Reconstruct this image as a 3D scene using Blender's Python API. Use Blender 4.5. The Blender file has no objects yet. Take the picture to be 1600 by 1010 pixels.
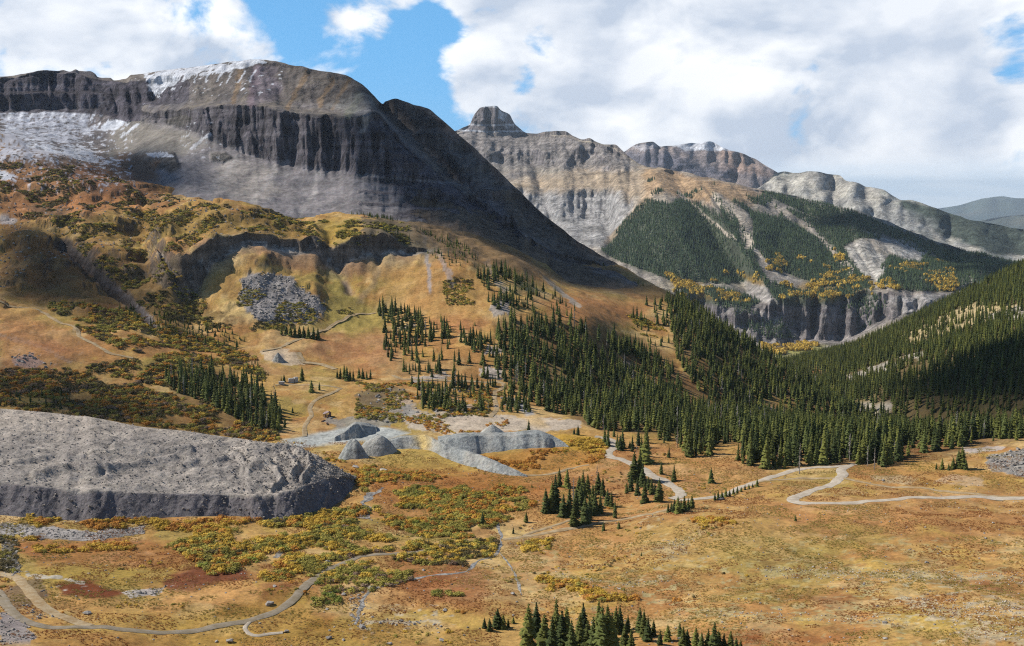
import bpy, bmesh, math, random
import numpy as np

# ------------------------------------------------------------------ camera, sky, sun, exposure
sc = bpy.context.scene
col0 = sc.collection
W, H, HFOV, HORIZON = 1600.0, 1010.0, 50.0, 300.0
F = W / 2 / math.tan(math.radians(HFOV / 2))
PITCH = math.atan((H / 2 - HORIZON) / F)
cam_data = bpy.data.cameras.new('camera')
cam = bpy.data.objects.new('camera', cam_data)
col0.objects.link(cam)
cam_data.sensor_width = 36.0
cam_data.lens = 18.0 / math.tan(math.radians(HFOV / 2))
cam_data.clip_start = 1.0
cam_data.clip_end = 200000.0
cam.rotation_euler = (math.pi / 2 - PITCH, 0, 0)
sc.camera = cam

SUN_EL, SUN_BACK = math.radians(42), math.radians(14)
SUN = np.array([-math.cos(SUN_EL) * math.cos(SUN_BACK), math.cos(SUN_EL) * math.sin(SUN_BACK), math.sin(SUN_EL)])
sun_data = bpy.data.lights.new('sun', 'SUN')
sun_data.energy = 5.0
sun_data.angle = math.radians(0.5)
sun_data.color = (1.0, 0.94, 0.85)
sun = bpy.data.objects.new('sun', sun_data)
col0.objects.link(sun)
from mathutils import Vector
sun.rotation_euler = Vector(SUN).to_track_quat('Z', 'Y').to_euler()
sun.location = (0, 0, 3000)

sc.view_settings.view_transform = 'Standard'
sc.view_settings.look = 'None'
sc.view_settings.gamma = 1.0
sc.view_settings.exposure = 0.28
sc.view_settings.use_curve_mapping = False
sc.cycles.use_denoising = False
sc.cycles.pixel_filter_type = 'BLACKMAN_HARRIS'
sc.cycles.filter_width = 1.15
sc.cycles.max_bounces = 4
sc.cycles.diffuse_bounces = 2
sc.cycles.glossy_bounces = 1
sc.cycles.transmission_bounces = 2
sc.cycles.volume_bounces = 0
sc.cycles.transparent_max_bounces = 4

def ray(px, py):
    """pixel of the photograph -> azimuth and tangent of elevation"""
    px = np.asarray(px, float); py = np.asarray(py, float)
    x = (px - W / 2) / F; u = (H / 2 - py) / F
    dx = x; dy = math.cos(PITCH) + u * math.sin(PITCH); dz = -math.sin(PITCH) + u * math.cos(PITCH)
    return np.arctan2(dx, dy), dz / np.hypot(dx, dy)

def project(x, y, z):
    f = y * math.cos(PITCH) - z * math.sin(PITCH)
    u = y * math.sin(PITCH) + z * math.cos(PITCH)
    f = np.where(np.abs(f) < 1e-3, 1e-3, f)
    return W / 2 + F * x / f, H / 2 - F * u / f

def dirvec(px, py):
    a, t = ray(px, py)
    v = np.array([math.sin(a), math.cos(a), float(t)])
    return v / np.linalg.norm(v)

# ---- the sky: Nishita with cumulus
world = bpy.data.worlds.new('World')
sc.world = world
world.use_nodes = True
nt = world.node_tree
nt.nodes.clear()

class NB:
    """small helper for node trees"""
    def __init__(s, nt): s.nt = nt
    def n(s, t, **kw):
        nd = s.nt.nodes.new(t)
        for k, v in kw.items(): setattr(nd, k, v)
        return nd
    def link(s, a, b): s.nt.links.new(a, b)
    def put(s, sock, v):
        if hasattr(v, 'is_linked') or isinstance(v, bpy.types.NodeSocket): s.link(v, sock)
        else: sock.default_value = v
    def m(s, op, a, b=None, c=None, clamp=False):
        nd = s.n('ShaderNodeMath', operation=op, use_clamp=clamp)
        s.put(nd.inputs[0], a)
        if b is not None: s.put(nd.inputs[1], b)
        if c is not None: s.put(nd.inputs[2], c)
        return nd.outputs[0]
    def vm(s, op, a, b=None, out=0):
        nd = s.n('ShaderNodeVectorMath', operation=op)
        s.put(nd.inputs[0], a)
        if b is not None: s.put(nd.inputs[1], b)
        return nd.outputs[out]
    def ramp(s, v, a, b, smooth=True, lo=0.0, hi=1.0):
        nd = s.n('ShaderNodeMapRange', interpolation_type='SMOOTHSTEP' if smooth else 'LINEAR')
        s.put(nd.inputs['Value'], v)
        nd.inputs['From Min'].default_value = a; nd.inputs['From Max'].default_value = b
        nd.inputs['To Min'].default_value = lo; nd.inputs['To Max'].default_value = hi
        return nd.outputs['Result']
    def mix(s, f, a, b, blend='MIX'):
        nd = s.n('ShaderNodeMix', data_type='RGBA', blend_type=blend)
        s.put(nd.inputs['Factor'], f)
        s.put(nd.inputs[6], a); s.put(nd.inputs[7], b)
        return nd.outputs[2]
    def noise(s, vec, scale, detail=4, rough=0.5, dist=0.0, out='Fac'):
        nd = s.n('ShaderNodeTexNoise')
        if vec is not None: s.link(vec, nd.inputs['Vector'])
        nd.inputs['Scale'].default_value = scale; nd.inputs['Detail'].default_value = detail
        nd.inputs['Roughness'].default_value = rough; nd.inputs['Distortion'].default_value = dist
        return nd.outputs[out]

b = NB(nt)
tc = b.n('ShaderNodeTexCoord').outputs['Generated']
sky = b.n('ShaderNodeTexSky', sky_type='NISHITA')
sky.sun_disc = False
sky.sun_elevation = SUN_EL
sky.sun_rotation = math.atan2(SUN[0], SUN[1])
sky.altitude = 3500
sky.air_density = 1.3; sky.dust_density = 0.4; sky.ozone_density = 2.5
blobs = [  # photo px, py, radius px, strength: where cloud banks and blue gaps are
    (110, 60, 240, .20), (300, 50, 120, .12), (165, 72, 42, -.13), (440, 5, 60, -.22), (560, 140, 110, -.26), (470, 75, 55, .15), (420, 60, 30, .08),
    (530, 15, 45, .18), (612, 15, 42, .2), (665, 60, 55, -.18), (640, 150, 70, -.22), (745, 100, 62, .24), (732, 175, 36, .14), (790, 20, 90, .16),
    (855, 60, 34, -.22), (815, 125, 24, -.22), (960, 150, 190, .18), (1020, 40, 120, .12), (1250, 110, 360, .22), (1110, 12, 22, -.12), (925, 35, 22, -.12),
    (1560, 78, 52, -.26), (1592, 128, 36, -.2), (1230, 225, 260, .10), (1470, 190, 150, .2), (1600, 20, 120, .16), (1500, 260, 200, .12)]
pz = b.n('ShaderNodeMapping'); b.link(tc, pz.inputs['Vector']); pz.inputs['Scale'].default_value = (1, 1, 1.7)
pvec = pz.outputs['Vector']
bias = None
for (x, y, rad, st) in blobs:
    d = dirvec(x, y)
    dt = b.vm('DOT_PRODUCT', tc, tuple(d), out=1)
    g = b.m('MULTIPLY', b.ramp(dt, math.cos(rad * 1.35 / F), 1.0), st)
    bias = g if bias is None else b.m('ADD', bias, g)
n1 = b.m('MULTIPLY_ADD', b.m('SUBTRACT', b.noise(pvec, 9.0, 9, 0.56, 0.3), 0.5), 1.7, 0.5)
so = b.vm('ADD', pvec, tuple(np.array([SUN[0] * .8, 0, SUN[2] * 1.4]) * 0.026))
n2 = b.m('MULTIPLY_ADD', b.m('SUBTRACT', b.noise(so, 9.0, 6, 0.52, 0.3), 0.5), 1.7, 0.5)
n3 = b.noise(pvec, 30.0, 7, 0.6)
sepz = b.n('ShaderNodeSeparateXYZ'); b.link(tc, sepz.inputs[0])
bias = b.m('SUBTRACT', bias, b.ramp(sepz.outputs[2], 0.2, 0.55, lo=0.0, hi=0.30))   # towards the zenith one looks between the clouds
raw = b.m('ADD', b.m('ADD', n1, b.m('MULTIPLY', b.m('SUBTRACT', n3, 0.5), 0.22)), bias)
dens = b.ramp(raw, 0.47, 0.70)
so2 = b.vm('ADD', pvec, tuple(np.array([SUN[0] * .8, 0, SUN[2] * 1.5]) * 0.05))
n1b = b.noise(pvec, 8.0, 4, 0.5, 0.3); n2b = b.noise(so2, 8.0, 4, 0.5, 0.3)
lit = b.m('ADD', b.m('MULTIPLY', b.m('SUBTRACT', n1b, n2b), 3.2), b.m('MULTIPLY_ADD', b.m('SUBTRACT', n1, n2), 1.7, 0.56), clamp=True)
lowf = b.ramp(b.noise(pvec, 4.5, 3, 0.5), 0.35, 0.65)
thick = b.ramp(raw, 0.60, 0.95)
cloud_c = b.mix(lit, (6.4, 7.5, 9.2, 1), (14.4, 14.5, 14.6, 1))
cloud_c = b.mix(b.m('MULTIPLY', b.m('ADD', b.m('MULTIPLY', thick, .5), lowf), 0.36), cloud_c, (7.6, 8.5, 10.0, 1))
sep = b.n('ShaderNodeSeparateXYZ'); b.link(tc, sep.inputs[0])
lowband = b.ramp(sep.outputs[2], 0.0, 0.035)
strv = b.n('ShaderNodeMapping'); b.link(tc, strv.inputs['Vector']); strv.inputs['Scale'].default_value = (1, 1, 9)
streak = b.ramp(b.noise(strv.outputs['Vector'], 9.0, 6, 0.55), 0.40, 0.62)
dens2 = b.mix(lowband, b.m('MULTIPLY_ADD', streak, 0.25, 0.72), dens)
skyc = b.mix(1.0, b.mix(b.ramp(sepz.outputs[2], 0.1, 0.45, lo=0.65, hi=0.0), sky.outputs[0], (1.5, 5.9, 11.6, 1)), (1.1, 1.1, 1.1, 1), 'MULTIPLY')
pale = b.mix(lowband, (11.0, 12.4, 13.8, 1), cloud_c)
colr = b.mix(dens2, skyc, pale)
bg = b.n('ShaderNodeBackground'); b.link(colr, bg.inputs['Color']); bg.inputs['Strength'].default_value = 0.07
b.link(bg.outputs[0], b.n('ShaderNodeOutputWorld').inputs['Surface'])

# ------------------------------------------------------------------ numeric helpers
rng = np.random.default_rng(11)
random.seed(5)
PERM = np.concatenate([rng.permutation(4096)] * 2).astype(np.int64)
GRAD = rng.uniform(-1, 1, 4096)

def vnoise(x, y, z=0.0):
    x = np.asarray(x, float); y = np.asarray(y, float); z = np.zeros_like(x) + z
    xi = np.floor(x).astype(np.int64); yi = np.floor(y).astype(np.int64); zi = np.floor(z).astype(np.int64)
    fx = x - xi; fy = y - yi; fz = z - zi
    ux = fx * fx * (3 - 2 * fx); uy = fy * fy * (3 - 2 * fy); uz = fz * fz * (3 - 2 * fz)
    def hsh(a, bb, c): return GRAD[PERM[(PERM[(PERM[a & 4095] + bb) & 4095] + c) & 4095]]
    r = 0
    for dz in (0, 1):
        wz = uz if dz else 1 - uz
        a0 = hsh(xi, yi, zi + dz) * (1 - ux) + hsh(xi + 1, yi, zi + dz) * ux
        a1 = hsh(xi, yi + 1, zi + dz) * (1 - ux) + hsh(xi + 1, yi + 1, zi + dz) * ux
        r = r + wz * (a0 * (1 - uy) + a1 * uy)
    return r

def fbm(x, y, z=0.0, o=4, gain=0.5):
    r = 0; a = 1.0; t = 0
    for i in range(o):
        r = r + a * vnoise(x * 2 ** i + 17.3 * i, y * 2 ** i + 5.1 * i, (z * 2 ** i if not np.isscalar(z) else z + 3.7 * i))
        t += a; a *= gain
    return r / t * 1.6

def ridged(x, y, z=0.0, o=3):
    r = 0; a = 1.0; t = 0
    for i in range(o):
        r = r + a * (1 - np.abs(vnoise(x * 2 ** i + 9.3 * i, y * 2 ** i, (z * 2 ** i if not np.isscalar(z) else z + i))) * 2)
        t += a; a *= 0.5
    return r / t

def lin(c):
    c = np.asarray(c, float) / 255.0
    return np.where(c <= 0.04045, c / 12.92, ((c + 0.055) / 1.055) ** 2.4)

LIT = 1.45     # what a sunlit unit-albedo surface shows: photo colour / LIT = albedo
def alb(c): return lin(c) / LIT
def rgba(c): return tuple(alb(c)) + (1.0,)

def pchip(xs, ys, x):
    xs = np.asarray(xs, float); ys = np.asarray(ys, float)
    h = np.diff(xs); d = np.diff(ys) / h
    m = np.zeros_like(ys); m[0] = d[0]; m[-1] = d[-1]
    for i in range(1, len(ys) - 1):
        m[i] = 0 if d[i - 1] * d[i] <= 0 else 2 * d[i - 1] * d[i] / (d[i - 1] + d[i])
    i = np.clip(np.searchsorted(xs, x) - 1, 0, len(xs) - 2)
    t = np.clip((x - xs[i]) / h[i], 0, 1); hh = h[i]
    return ((2 * t ** 3 - 3 * t ** 2 + 1) * ys[i] + (t ** 3 - 2 * t ** 2 + t) * hh * m[i] + (-2 * t ** 3 + 3 * t ** 2) * ys[i + 1] + (t ** 3 - t ** 2) * hh * m[i + 1])

def Z(px, py, z):
    a, t = ray(px, py); return (float(a), z / float(t), z)
def R(px, py, r):
    a, t = ray(px, py); return (float(a), r, r * float(t))
def Hd(px, r, z):
    a, t = ray(px, 600); return (float(a), r, z)

class Layer:
    """a piece of terrain lofted between feature lines (nearest first): columns of azimuth, rows of distance"""
    def __init__(s, px0, px1, ncol, lines, rows, smooth=True):
        a0, _ = ray(px0, 600); a1, _ = ray(px1, 600)
        s.az = np.linspace(float(a0), float(a1), ncol); s.nc = ncol
        LR = []; LT = []
        for L in lines:
            L = sorted(L); a = np.array([p[0] for p in L]); r = np.array([p[1] for p in L]); t = np.array([p[2] / p[1] for p in L])
            keep = np.concatenate([[True], np.diff(a) > 1e-6]); a, r, t = a[keep], r[keep], t[keep]
            if len(a) > 2:
                LR.append(np.exp(pchip(a, np.log(r), np.clip(s.az, a[0], a[-1])))); LT.append(pchip(a, t, np.clip(s.az, a[0], a[-1])))
            else:
                LR.append(np.interp(s.az, a, r)); LT.append(np.interp(s.az, a, t))
        KR = np.array(LR); KZ = KR * np.array(LT)
        for k in range(1, len(KR)): KR[k] = np.maximum(KR[k], KR[k - 1] + 1.0)
        h = np.diff(KR, axis=0); d = np.diff(KZ, axis=0) / h
        m = np.zeros_like(KZ); m[0] = d[0]; m[-1] = d[-1]
        if smooth:
            for k in range(1, len(KZ) - 1):
                pr = d[k - 1] * d[k]
                w1 = 2 * h[k] + h[k - 1]; w2 = h[k] + 2 * h[k - 1]
                with np.errstate(divide='ignore', invalid='ignore'):
                    mm = (w1 + w2) / (w1 / d[k - 1] + w2 / d[k])
                m[k] = np.where(pr > 0, mm, 0)
        rr = []; zz = []; vv = []
        for k in range(len(h)):
            n = rows[k]
            ts = np.arange(n) / n
            if k == len(h) - 1: ts = np.linspace(0, 1, n)
            for t in ts:
                rr.append(KR[k] + h[k] * t)
                if smooth:
                    zz.append((2 * t ** 3 - 3 * t ** 2 + 1) * KZ[k] + (t ** 3 - 2 * t ** 2 + t) * h[k] * m[k] + (-2 * t ** 3 + 3 * t ** 2) * KZ[k + 1] + (t ** 3 - t ** 2) * h[k] * m[k + 1])
                else:
                    zz.append(KZ[k] + (KZ[k + 1] - KZ[k]) * t)
                vv.append(np.full(ncol, k + t))
        s.R = np.array(rr); s.Z = np.array(zz); s.V = np.array(vv)
        s.A = np.broadcast_to(s.az, s.R.shape)
        s.update()
    def update(s):
        s.X = s.R * np.sin(s.A); s.Y = s.R * np.cos(s.A)
        s.PX, s.PY = project(s.X, s.Y, s.Z)
    def mono(s):
        s.R = np.maximum.accumulate(s.R + 0.0, axis=0) + np.arange(s.R.shape[0])[:, None] * 0.002
        s.update()
    def height(s, x, y):
        x = np.asarray(x, float); y = np.asarray(y, float)
        a = np.arctan2(x, y); r = np.hypot(x, y)
        cf = np.clip((a - s.az[0]) / (s.az[1] - s.az[0]), 0, s.nc - 1.001); c = cf.astype(int); f = cf - c
        out = np.zeros(x.shape)
        order = np.argsort(c, kind='stable'); cs = c[order]
        bounds = np.searchsorted(cs, np.arange(s.nc + 1))
        for k in np.unique(cs):
            ii = order[bounds[k]:bounds[k + 1]]
            z0 = np.interp(r[ii], s.R[:, k], s.Z[:, k]); z1 = np.interp(r[ii], s.R[:, k + 1], s.Z[:, k + 1])
            out[ii] = z0 * (1 - f[ii]) + z1 * f[ii]
        return out
    def hit(s, px, py):
        a, t = ray(px, py); a = float(a); t = float(t)
        c = int(np.clip((a - s.az[0]) / (s.az[1] - s.az[0]), 0, s.nc - 1))
        T = s.Z[:, c] / s.R[:, c]
        T[s.R[:, c] < 20] = -9
        i = np.argmax(T >= t)
        if T[i] < t: i = int(np.argmax(T)); r = s.R[i, c]
        elif i == 0: r = s.R[0, c]
        else: r = s.R[i - 1, c] + (s.R[i, c] - s.R[i - 1, c]) * (t - T[i - 1]) / max(T[i] - T[i - 1], 1e-9)
        x, y = r * math.sin(a), r * math.cos(a)
        return np.array([x, y, float(s.height(np.array([x]), np.array([y]))[0])])
    def steep(s):
        """rise over run of the surface"""
        P = np.stack([s.X, s.Y, s.Z], -1); du = np.gradient(P, axis=0); dv = np.gradient(P, axis=1)
        n = np.cross(du, dv); return np.hypot(n[..., 0], n[..., 1]) / (np.abs(n[..., 2]) + 1e-6)
    def mesh(s, name, material, attrs):
        nr, nc = s.R.shape
        co = np.stack([s.X, s.Y, s.Z], -1).reshape(-1, 3)
        i = np.arange(nr - 1)[:, None] * nc + np.arange(nc - 1)[None, :]
        q = np.stack([i, i + 1, i + nc + 1, i + nc], -1).reshape(-1, 4)
        return grid_mesh(name, co, q, material, attrs)

def grid_mesh(name, co, quads, material, attrs=None, smooth=True):
    me = bpy.data.meshes.new(name)
    n = len(co); k = quads.shape[1]
    me.vertices.add(n); me.vertices.foreach_set('co', np.ascontiguousarray(co, dtype=np.float32).ravel())
    me.loops.add(quads.size); me.loops.foreach_set('vertex_index', quads.astype(np.int32).ravel())
    me.polygons.add(len(quads)); me.polygons.foreach_set('loop_start', (np.arange(len(quads)) * k).astype(np.int32))
    try: me.polygons.foreach_set('loop_total', np.full(len(quads), k, np.int32))
    except Exception: pass
    me.update(calc_edges=True)
    if smooth: me.polygons.foreach_set('use_smooth', np.ones(len(quads), bool))
    for nm, arr in (attrs or {}).items():
        arr = np.asarray(arr)
        if arr.ndim == 1:
            at = me.attributes.new(nm, 'FLOAT', 'POINT'); at.data.foreach_set('value', arr.astype(np.float32))
        else:
            at = me.attributes.new(nm, 'FLOAT_COLOR', 'POINT')
            c4 = np.ones((len(arr), 4), np.float32); c4[:, :3] = arr; at.data.foreach_set('color', c4.ravel())
    me.materials.append(material)
    o = bpy.data.objects.new(name, me); col0.objects.link(o)
    return o

def poly_sd(px, py, poly):
    """signed distance (positive inside) in photo pixels"""
    p = np.asarray(poly, float); n = len(p)
    d = np.full(px.shape, 1e9); inside = np.zeros(px.shape, bool)
    for i in range(n):
        a = p[i]; c = p[(i + 1) % n]; e = c - a
        t = np.clip(((px - a[0]) * e[0] + (py - a[1]) * e[1]) / (e @ e + 1e-9), 0, 1)
        d = np.minimum(d, np.hypot(px - a[0] - t * e[0], py - a[1] - t * e[1]))
        cr = ((a[1] > py) != (c[1] > py)) & (px < (c[0] - a[0]) * (py - a[1]) / (c[1] - a[1] + 1e-12) + a[0])
        inside ^= cr
    return np.where(inside, d, -d)

def line_d(px, py, pts):
    p = np.asarray(pts, float); d = np.full(px.shape, 1e9)
    for i in range(len(p) - 1):
        a = p[i]; e = p[i + 1] - a
        t = np.clip(((px - a[0]) * e[0] + (py - a[1]) * e[1]) / (e @ e + 1e-9), 0, 1)
        d = np.minimum(d, np.hypot(px - a[0] - t * e[0], py - a[1] - t * e[1]))
    return d

def sstep(x, a, c):
    t = np.clip((x - a) / (c - a), 0, 1); return t * t * (3 - 2 * t)

class Paint:
    """ground cover on a terrain layer; outlines are land-cover borders traced on the photograph"""
    def __init__(s, L, base):
        s.L = L; s.x = L.PX.ravel(); s.y = L.PY.ravel(); s.wx = L.X.ravel(); s.wy = L.Y.ravel(); s.wz = L.Z.ravel()
        s.c = np.zeros((s.x.size, 3)) + alb(base)
        s.rock = np.zeros(s.x.size); s.snow = np.zeros(s.x.size)
        k = float(np.median(np.hypot(s.wx, s.wy))) / F         # metres per photo pixel on this layer
        q = 22.0
        s.n1 = fbm(s.wx / k / q * 1.0, s.wy / k / q, s.wz / k / q, 3)
        s.n2 = fbm(s.wx / k / q + 40, s.wy / k / q + 40, s.wz / k / q, 3)
        s.n3 = fbm(s.wx / k / 7, s.wy / k / 7, s.wz / k / 7 + 9, 3)
    def mask(s, poly, feather=6, warp=8, grain=0.0):
        p = np.asarray(poly, float); pad = feather + warp * 2 + 4
        bb = (s.x > p[:, 0].min() - pad) & (s.x < p[:, 0].max() + pad) & (s.y > p[:, 1].min() - pad) & (s.y < p[:, 1].max() + pad)
        m = np.zeros(s.x.size)
        if not bb.any(): return m
        d = poly_sd(s.x[bb] + s.n1[bb] * warp, s.y[bb] + s.n2[bb] * warp * 0.6, p)
        v = sstep(d, -feather, feather)
        if grain > 0: v = sstep(v + s.n3[bb] * grain - 0.5, -0.12, 0.12)
        m[bb] = v
        return m
    def apply(s, m, c, a=1.0, rock=None, snow=None):
        m = (m * a); s.c = s.c * (1 - m[:, None]) + np.asarray(alb(c)) * m[:, None]
        if rock is not None: s.rock = s.rock * (1 - m) + rock * m
        if snow is not None: s.snow = s.snow * (1 - m) + snow * m
    def area(s, poly, c, a=1.0, feather=6, warp=8, grain=0.0, rock=None, snow=None):
        s.apply(s.mask(poly, feather, warp, grain), c, a, rock, snow)
    def line(s, pts, c, width, a=1.0, warp=3, rock=None, snow=None, grain=0.0):
        p = np.asarray(pts, float); pad = width * 2 + warp * 2 + 5
        bb = (s.x > p[:, 0].min() - pad) & (s.x < p[:, 0].max() + pad) & (s.y > p[:, 1].min() - pad) & (s.y < p[:, 1].max() + pad)
        m = np.zeros(s.x.size)
        d = line_d(s.x[bb] + s.n1[bb] * warp, s.y[bb] + s.n2[bb] * warp * .6, p)
        v = 1 - sstep(d, width * .4, width * 1.1)
        if grain > 0: v = sstep(v + s.n3[bb] * grain - 0.5, -0.12, 0.12)
        m[bb] = v
        s.apply(m, c, a, rock, snow)
    def mottle(s, cols, freq, amp=1.0, where=None):
        """blend patches of other cover over the present one; freq in 1/m"""
        for i, (c, th, a) in enumerate(cols):
            n = fbm(s.wx * freq + 31 * i, s.wy * freq + 7 * i, s.wz * freq, 4)
            m = sstep(n, th, th + 0.35) * a
            if where is not None: m = m * where
            s.c = s.c * (1 - m[:, None]) + np.asarray(alb(c)) * m[:, None]
    def attrs(s): return {'col': s.c, 'rock': s.rock, 'snow': s.snow}

# ------------------------------------------------------------------ materials
def new_mat(name):
    m = bpy.data.materials.new(name); m.use_nodes = True
    m.node_tree.nodes.clear()
    return m, NB(m.node_tree)

def finish(b, color, rough=0.95, normal=None, spec=0.15):
    p = b.n('ShaderNodeBsdfPrincipled')
    b.put(p.inputs['Base Color'], color); b.put(p.inputs['Roughness'], rough)
    p.inputs['Specular IOR Level'].default_value = spec
    if normal is not None: b.link(normal, p.inputs['Normal'])
    b.link(p.outputs[0], b.n('ShaderNodeOutputMaterial').inputs['Surface'])
    return p

def terrain_mat(name, fine, strata=0.0, bumpd=0.6, contrast=0.5):
    """cover colour from the 'col' attribute, broken up by procedural noise; rock gets strata and a rough relief"""
    m, b = new_mat(name)
    att = b.n('ShaderNodeAttribute'); att.attribute_name = 'col'
    rk = b.n('ShaderNodeAttribute'); rk.attribute_name = 'rock'
    sn = b.n('ShaderNodeAttribute'); sn.attribute_name = 'snow'
    co = b.n('ShaderNodeTexCoord').outputs['Object']
    na = b.noise(co, fine, 5, 0.62)
    nb = b.noise(co, fine * 0.21, 4, 0.6)
    nc = b.noise(co, fine * 3.3, 3, 0.6, out='Color')
    v = b.m('ADD', b.m('MULTIPLY', b.m('SUBTRACT', na, 0.5), 2.6 * contrast), b.m('MULTIPLY', b.m('SUBTRACT', nb, 0.5), 1.8 * contrast))
    v = b.m('ADD', b.m('MULTIPLY', v, b.m('SUBTRACT', 1.0, b.m('MULTIPLY', sn.outputs['Fac'], 0.75))), 1.0)
    nf = b.noise(co, fine * 2.4, 2, 0.7)
    v = b.m('ADD', v, b.m('MULTIPLY', b.m('SUBTRACT', nf, 0.5), 1.5 * contrast))
    v = b.m('MAXIMUM', v, 0.3)
    hue = b.mix(b.m('MULTIPLY', b.m('SUBTRACT', 1.0, sn.outputs['Fac']), 0.13), (0.5, 0.5, 0.5, 1), nc)
    c = b.mix(1.0, att.outputs['Color'], hue, 'MULTIPLY')
    c = b.mix(1.0, c, (2, 2, 2, 1), 'MULTIPLY')
    vv = b.n('ShaderNodeCombineColor')
    for i in range(3): b.link(v, vv.inputs[i])
    c = b.mix(1.0, c, vv.outputs[0], 'MULTIPLY')
    h = na
    if strata > 0:
        mp = b.n('ShaderNodeMapping'); b.link(co, mp.inputs['Vector']); mp.inputs['Scale'].default_value = (0.0035, 0.0035, strata)
        st = b.noise(mp.outputs['Vector'], 1.0, 5, 0.65, 0.4)
        s2 = b.ramp(st, 0.35, 0.65, lo=0.72, hi=1.22)
        s2 = b.m('ADD', 1.0, b.m('MULTIPLY', b.m('SUBTRACT', s2, 1.0), rk.outputs['Fac']))
        vv2 = b.n('ShaderNodeCombineColor')
        for i in range(3): b.link(s2, vv2.inputs[i])
        c = b.mix(1.0, c, vv2.outputs[0], 'MULTIPLY')
        mp2 = b.n('ShaderNodeMapping'); b.link(co, mp2.inputs['Vector']); mp2.inputs['Scale'].default_value = (strata * .9, strata * .9, strata * .10)
        vt = b.noise(mp2.outputs['Vector'], 1.0, 5, 0.7, 0.6)
        s3 = b.ramp(vt, 0.36, 0.62, lo=0.5, hi=1.25)
        s3 = b.m('ADD', 1.0, b.m('MULTIPLY', b.m('SUBTRACT', s3, 1.0), rk.outputs['Fac']))
        vv3 = b.n('ShaderNodeCombineColor')
        for i in range(3): b.link(s3, vv3.inputs[i])
        c = b.mix(1.0, c, vv3.outputs[0], 'MULTIPLY')
        h = b.m('ADD', b.m('MULTIPLY', na, b.m('MULTIPLY_ADD', rk.outputs['Fac'], .7, .3)), b.m('MULTIPLY', b.m('ADD', b.m('MULTIPLY', st, .5), b.m('MULTIPLY', vt, 1.6)), rk.outputs['Fac']))
    bp = b.n('ShaderNodeBump'); bp.inputs['Strength'].default_value = 0.8
    bp.inputs['Distance'].default_value = bumpd
    b.link(h, bp.inputs['Height'])
    finish(b, c, 0.95, bp.outputs[0], 0.08)
    return m

M_valley = terrain_mat('meadow_ground', 0.6, 0.12, 0.7, 0.58)
M_mount = terrain_mat('mountain_rock', 0.10, 0.07, 4.0, 0.55)
M_far = terrain_mat('far_mountain_rock', 0.05, 0.042, 11.0, 0.7)
M_plain = terrain_mat('plain_ground', 0.002, 0, 1.0, 0.35)

def struct(o):
    o['kind'] = 'structure'; return o

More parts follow.
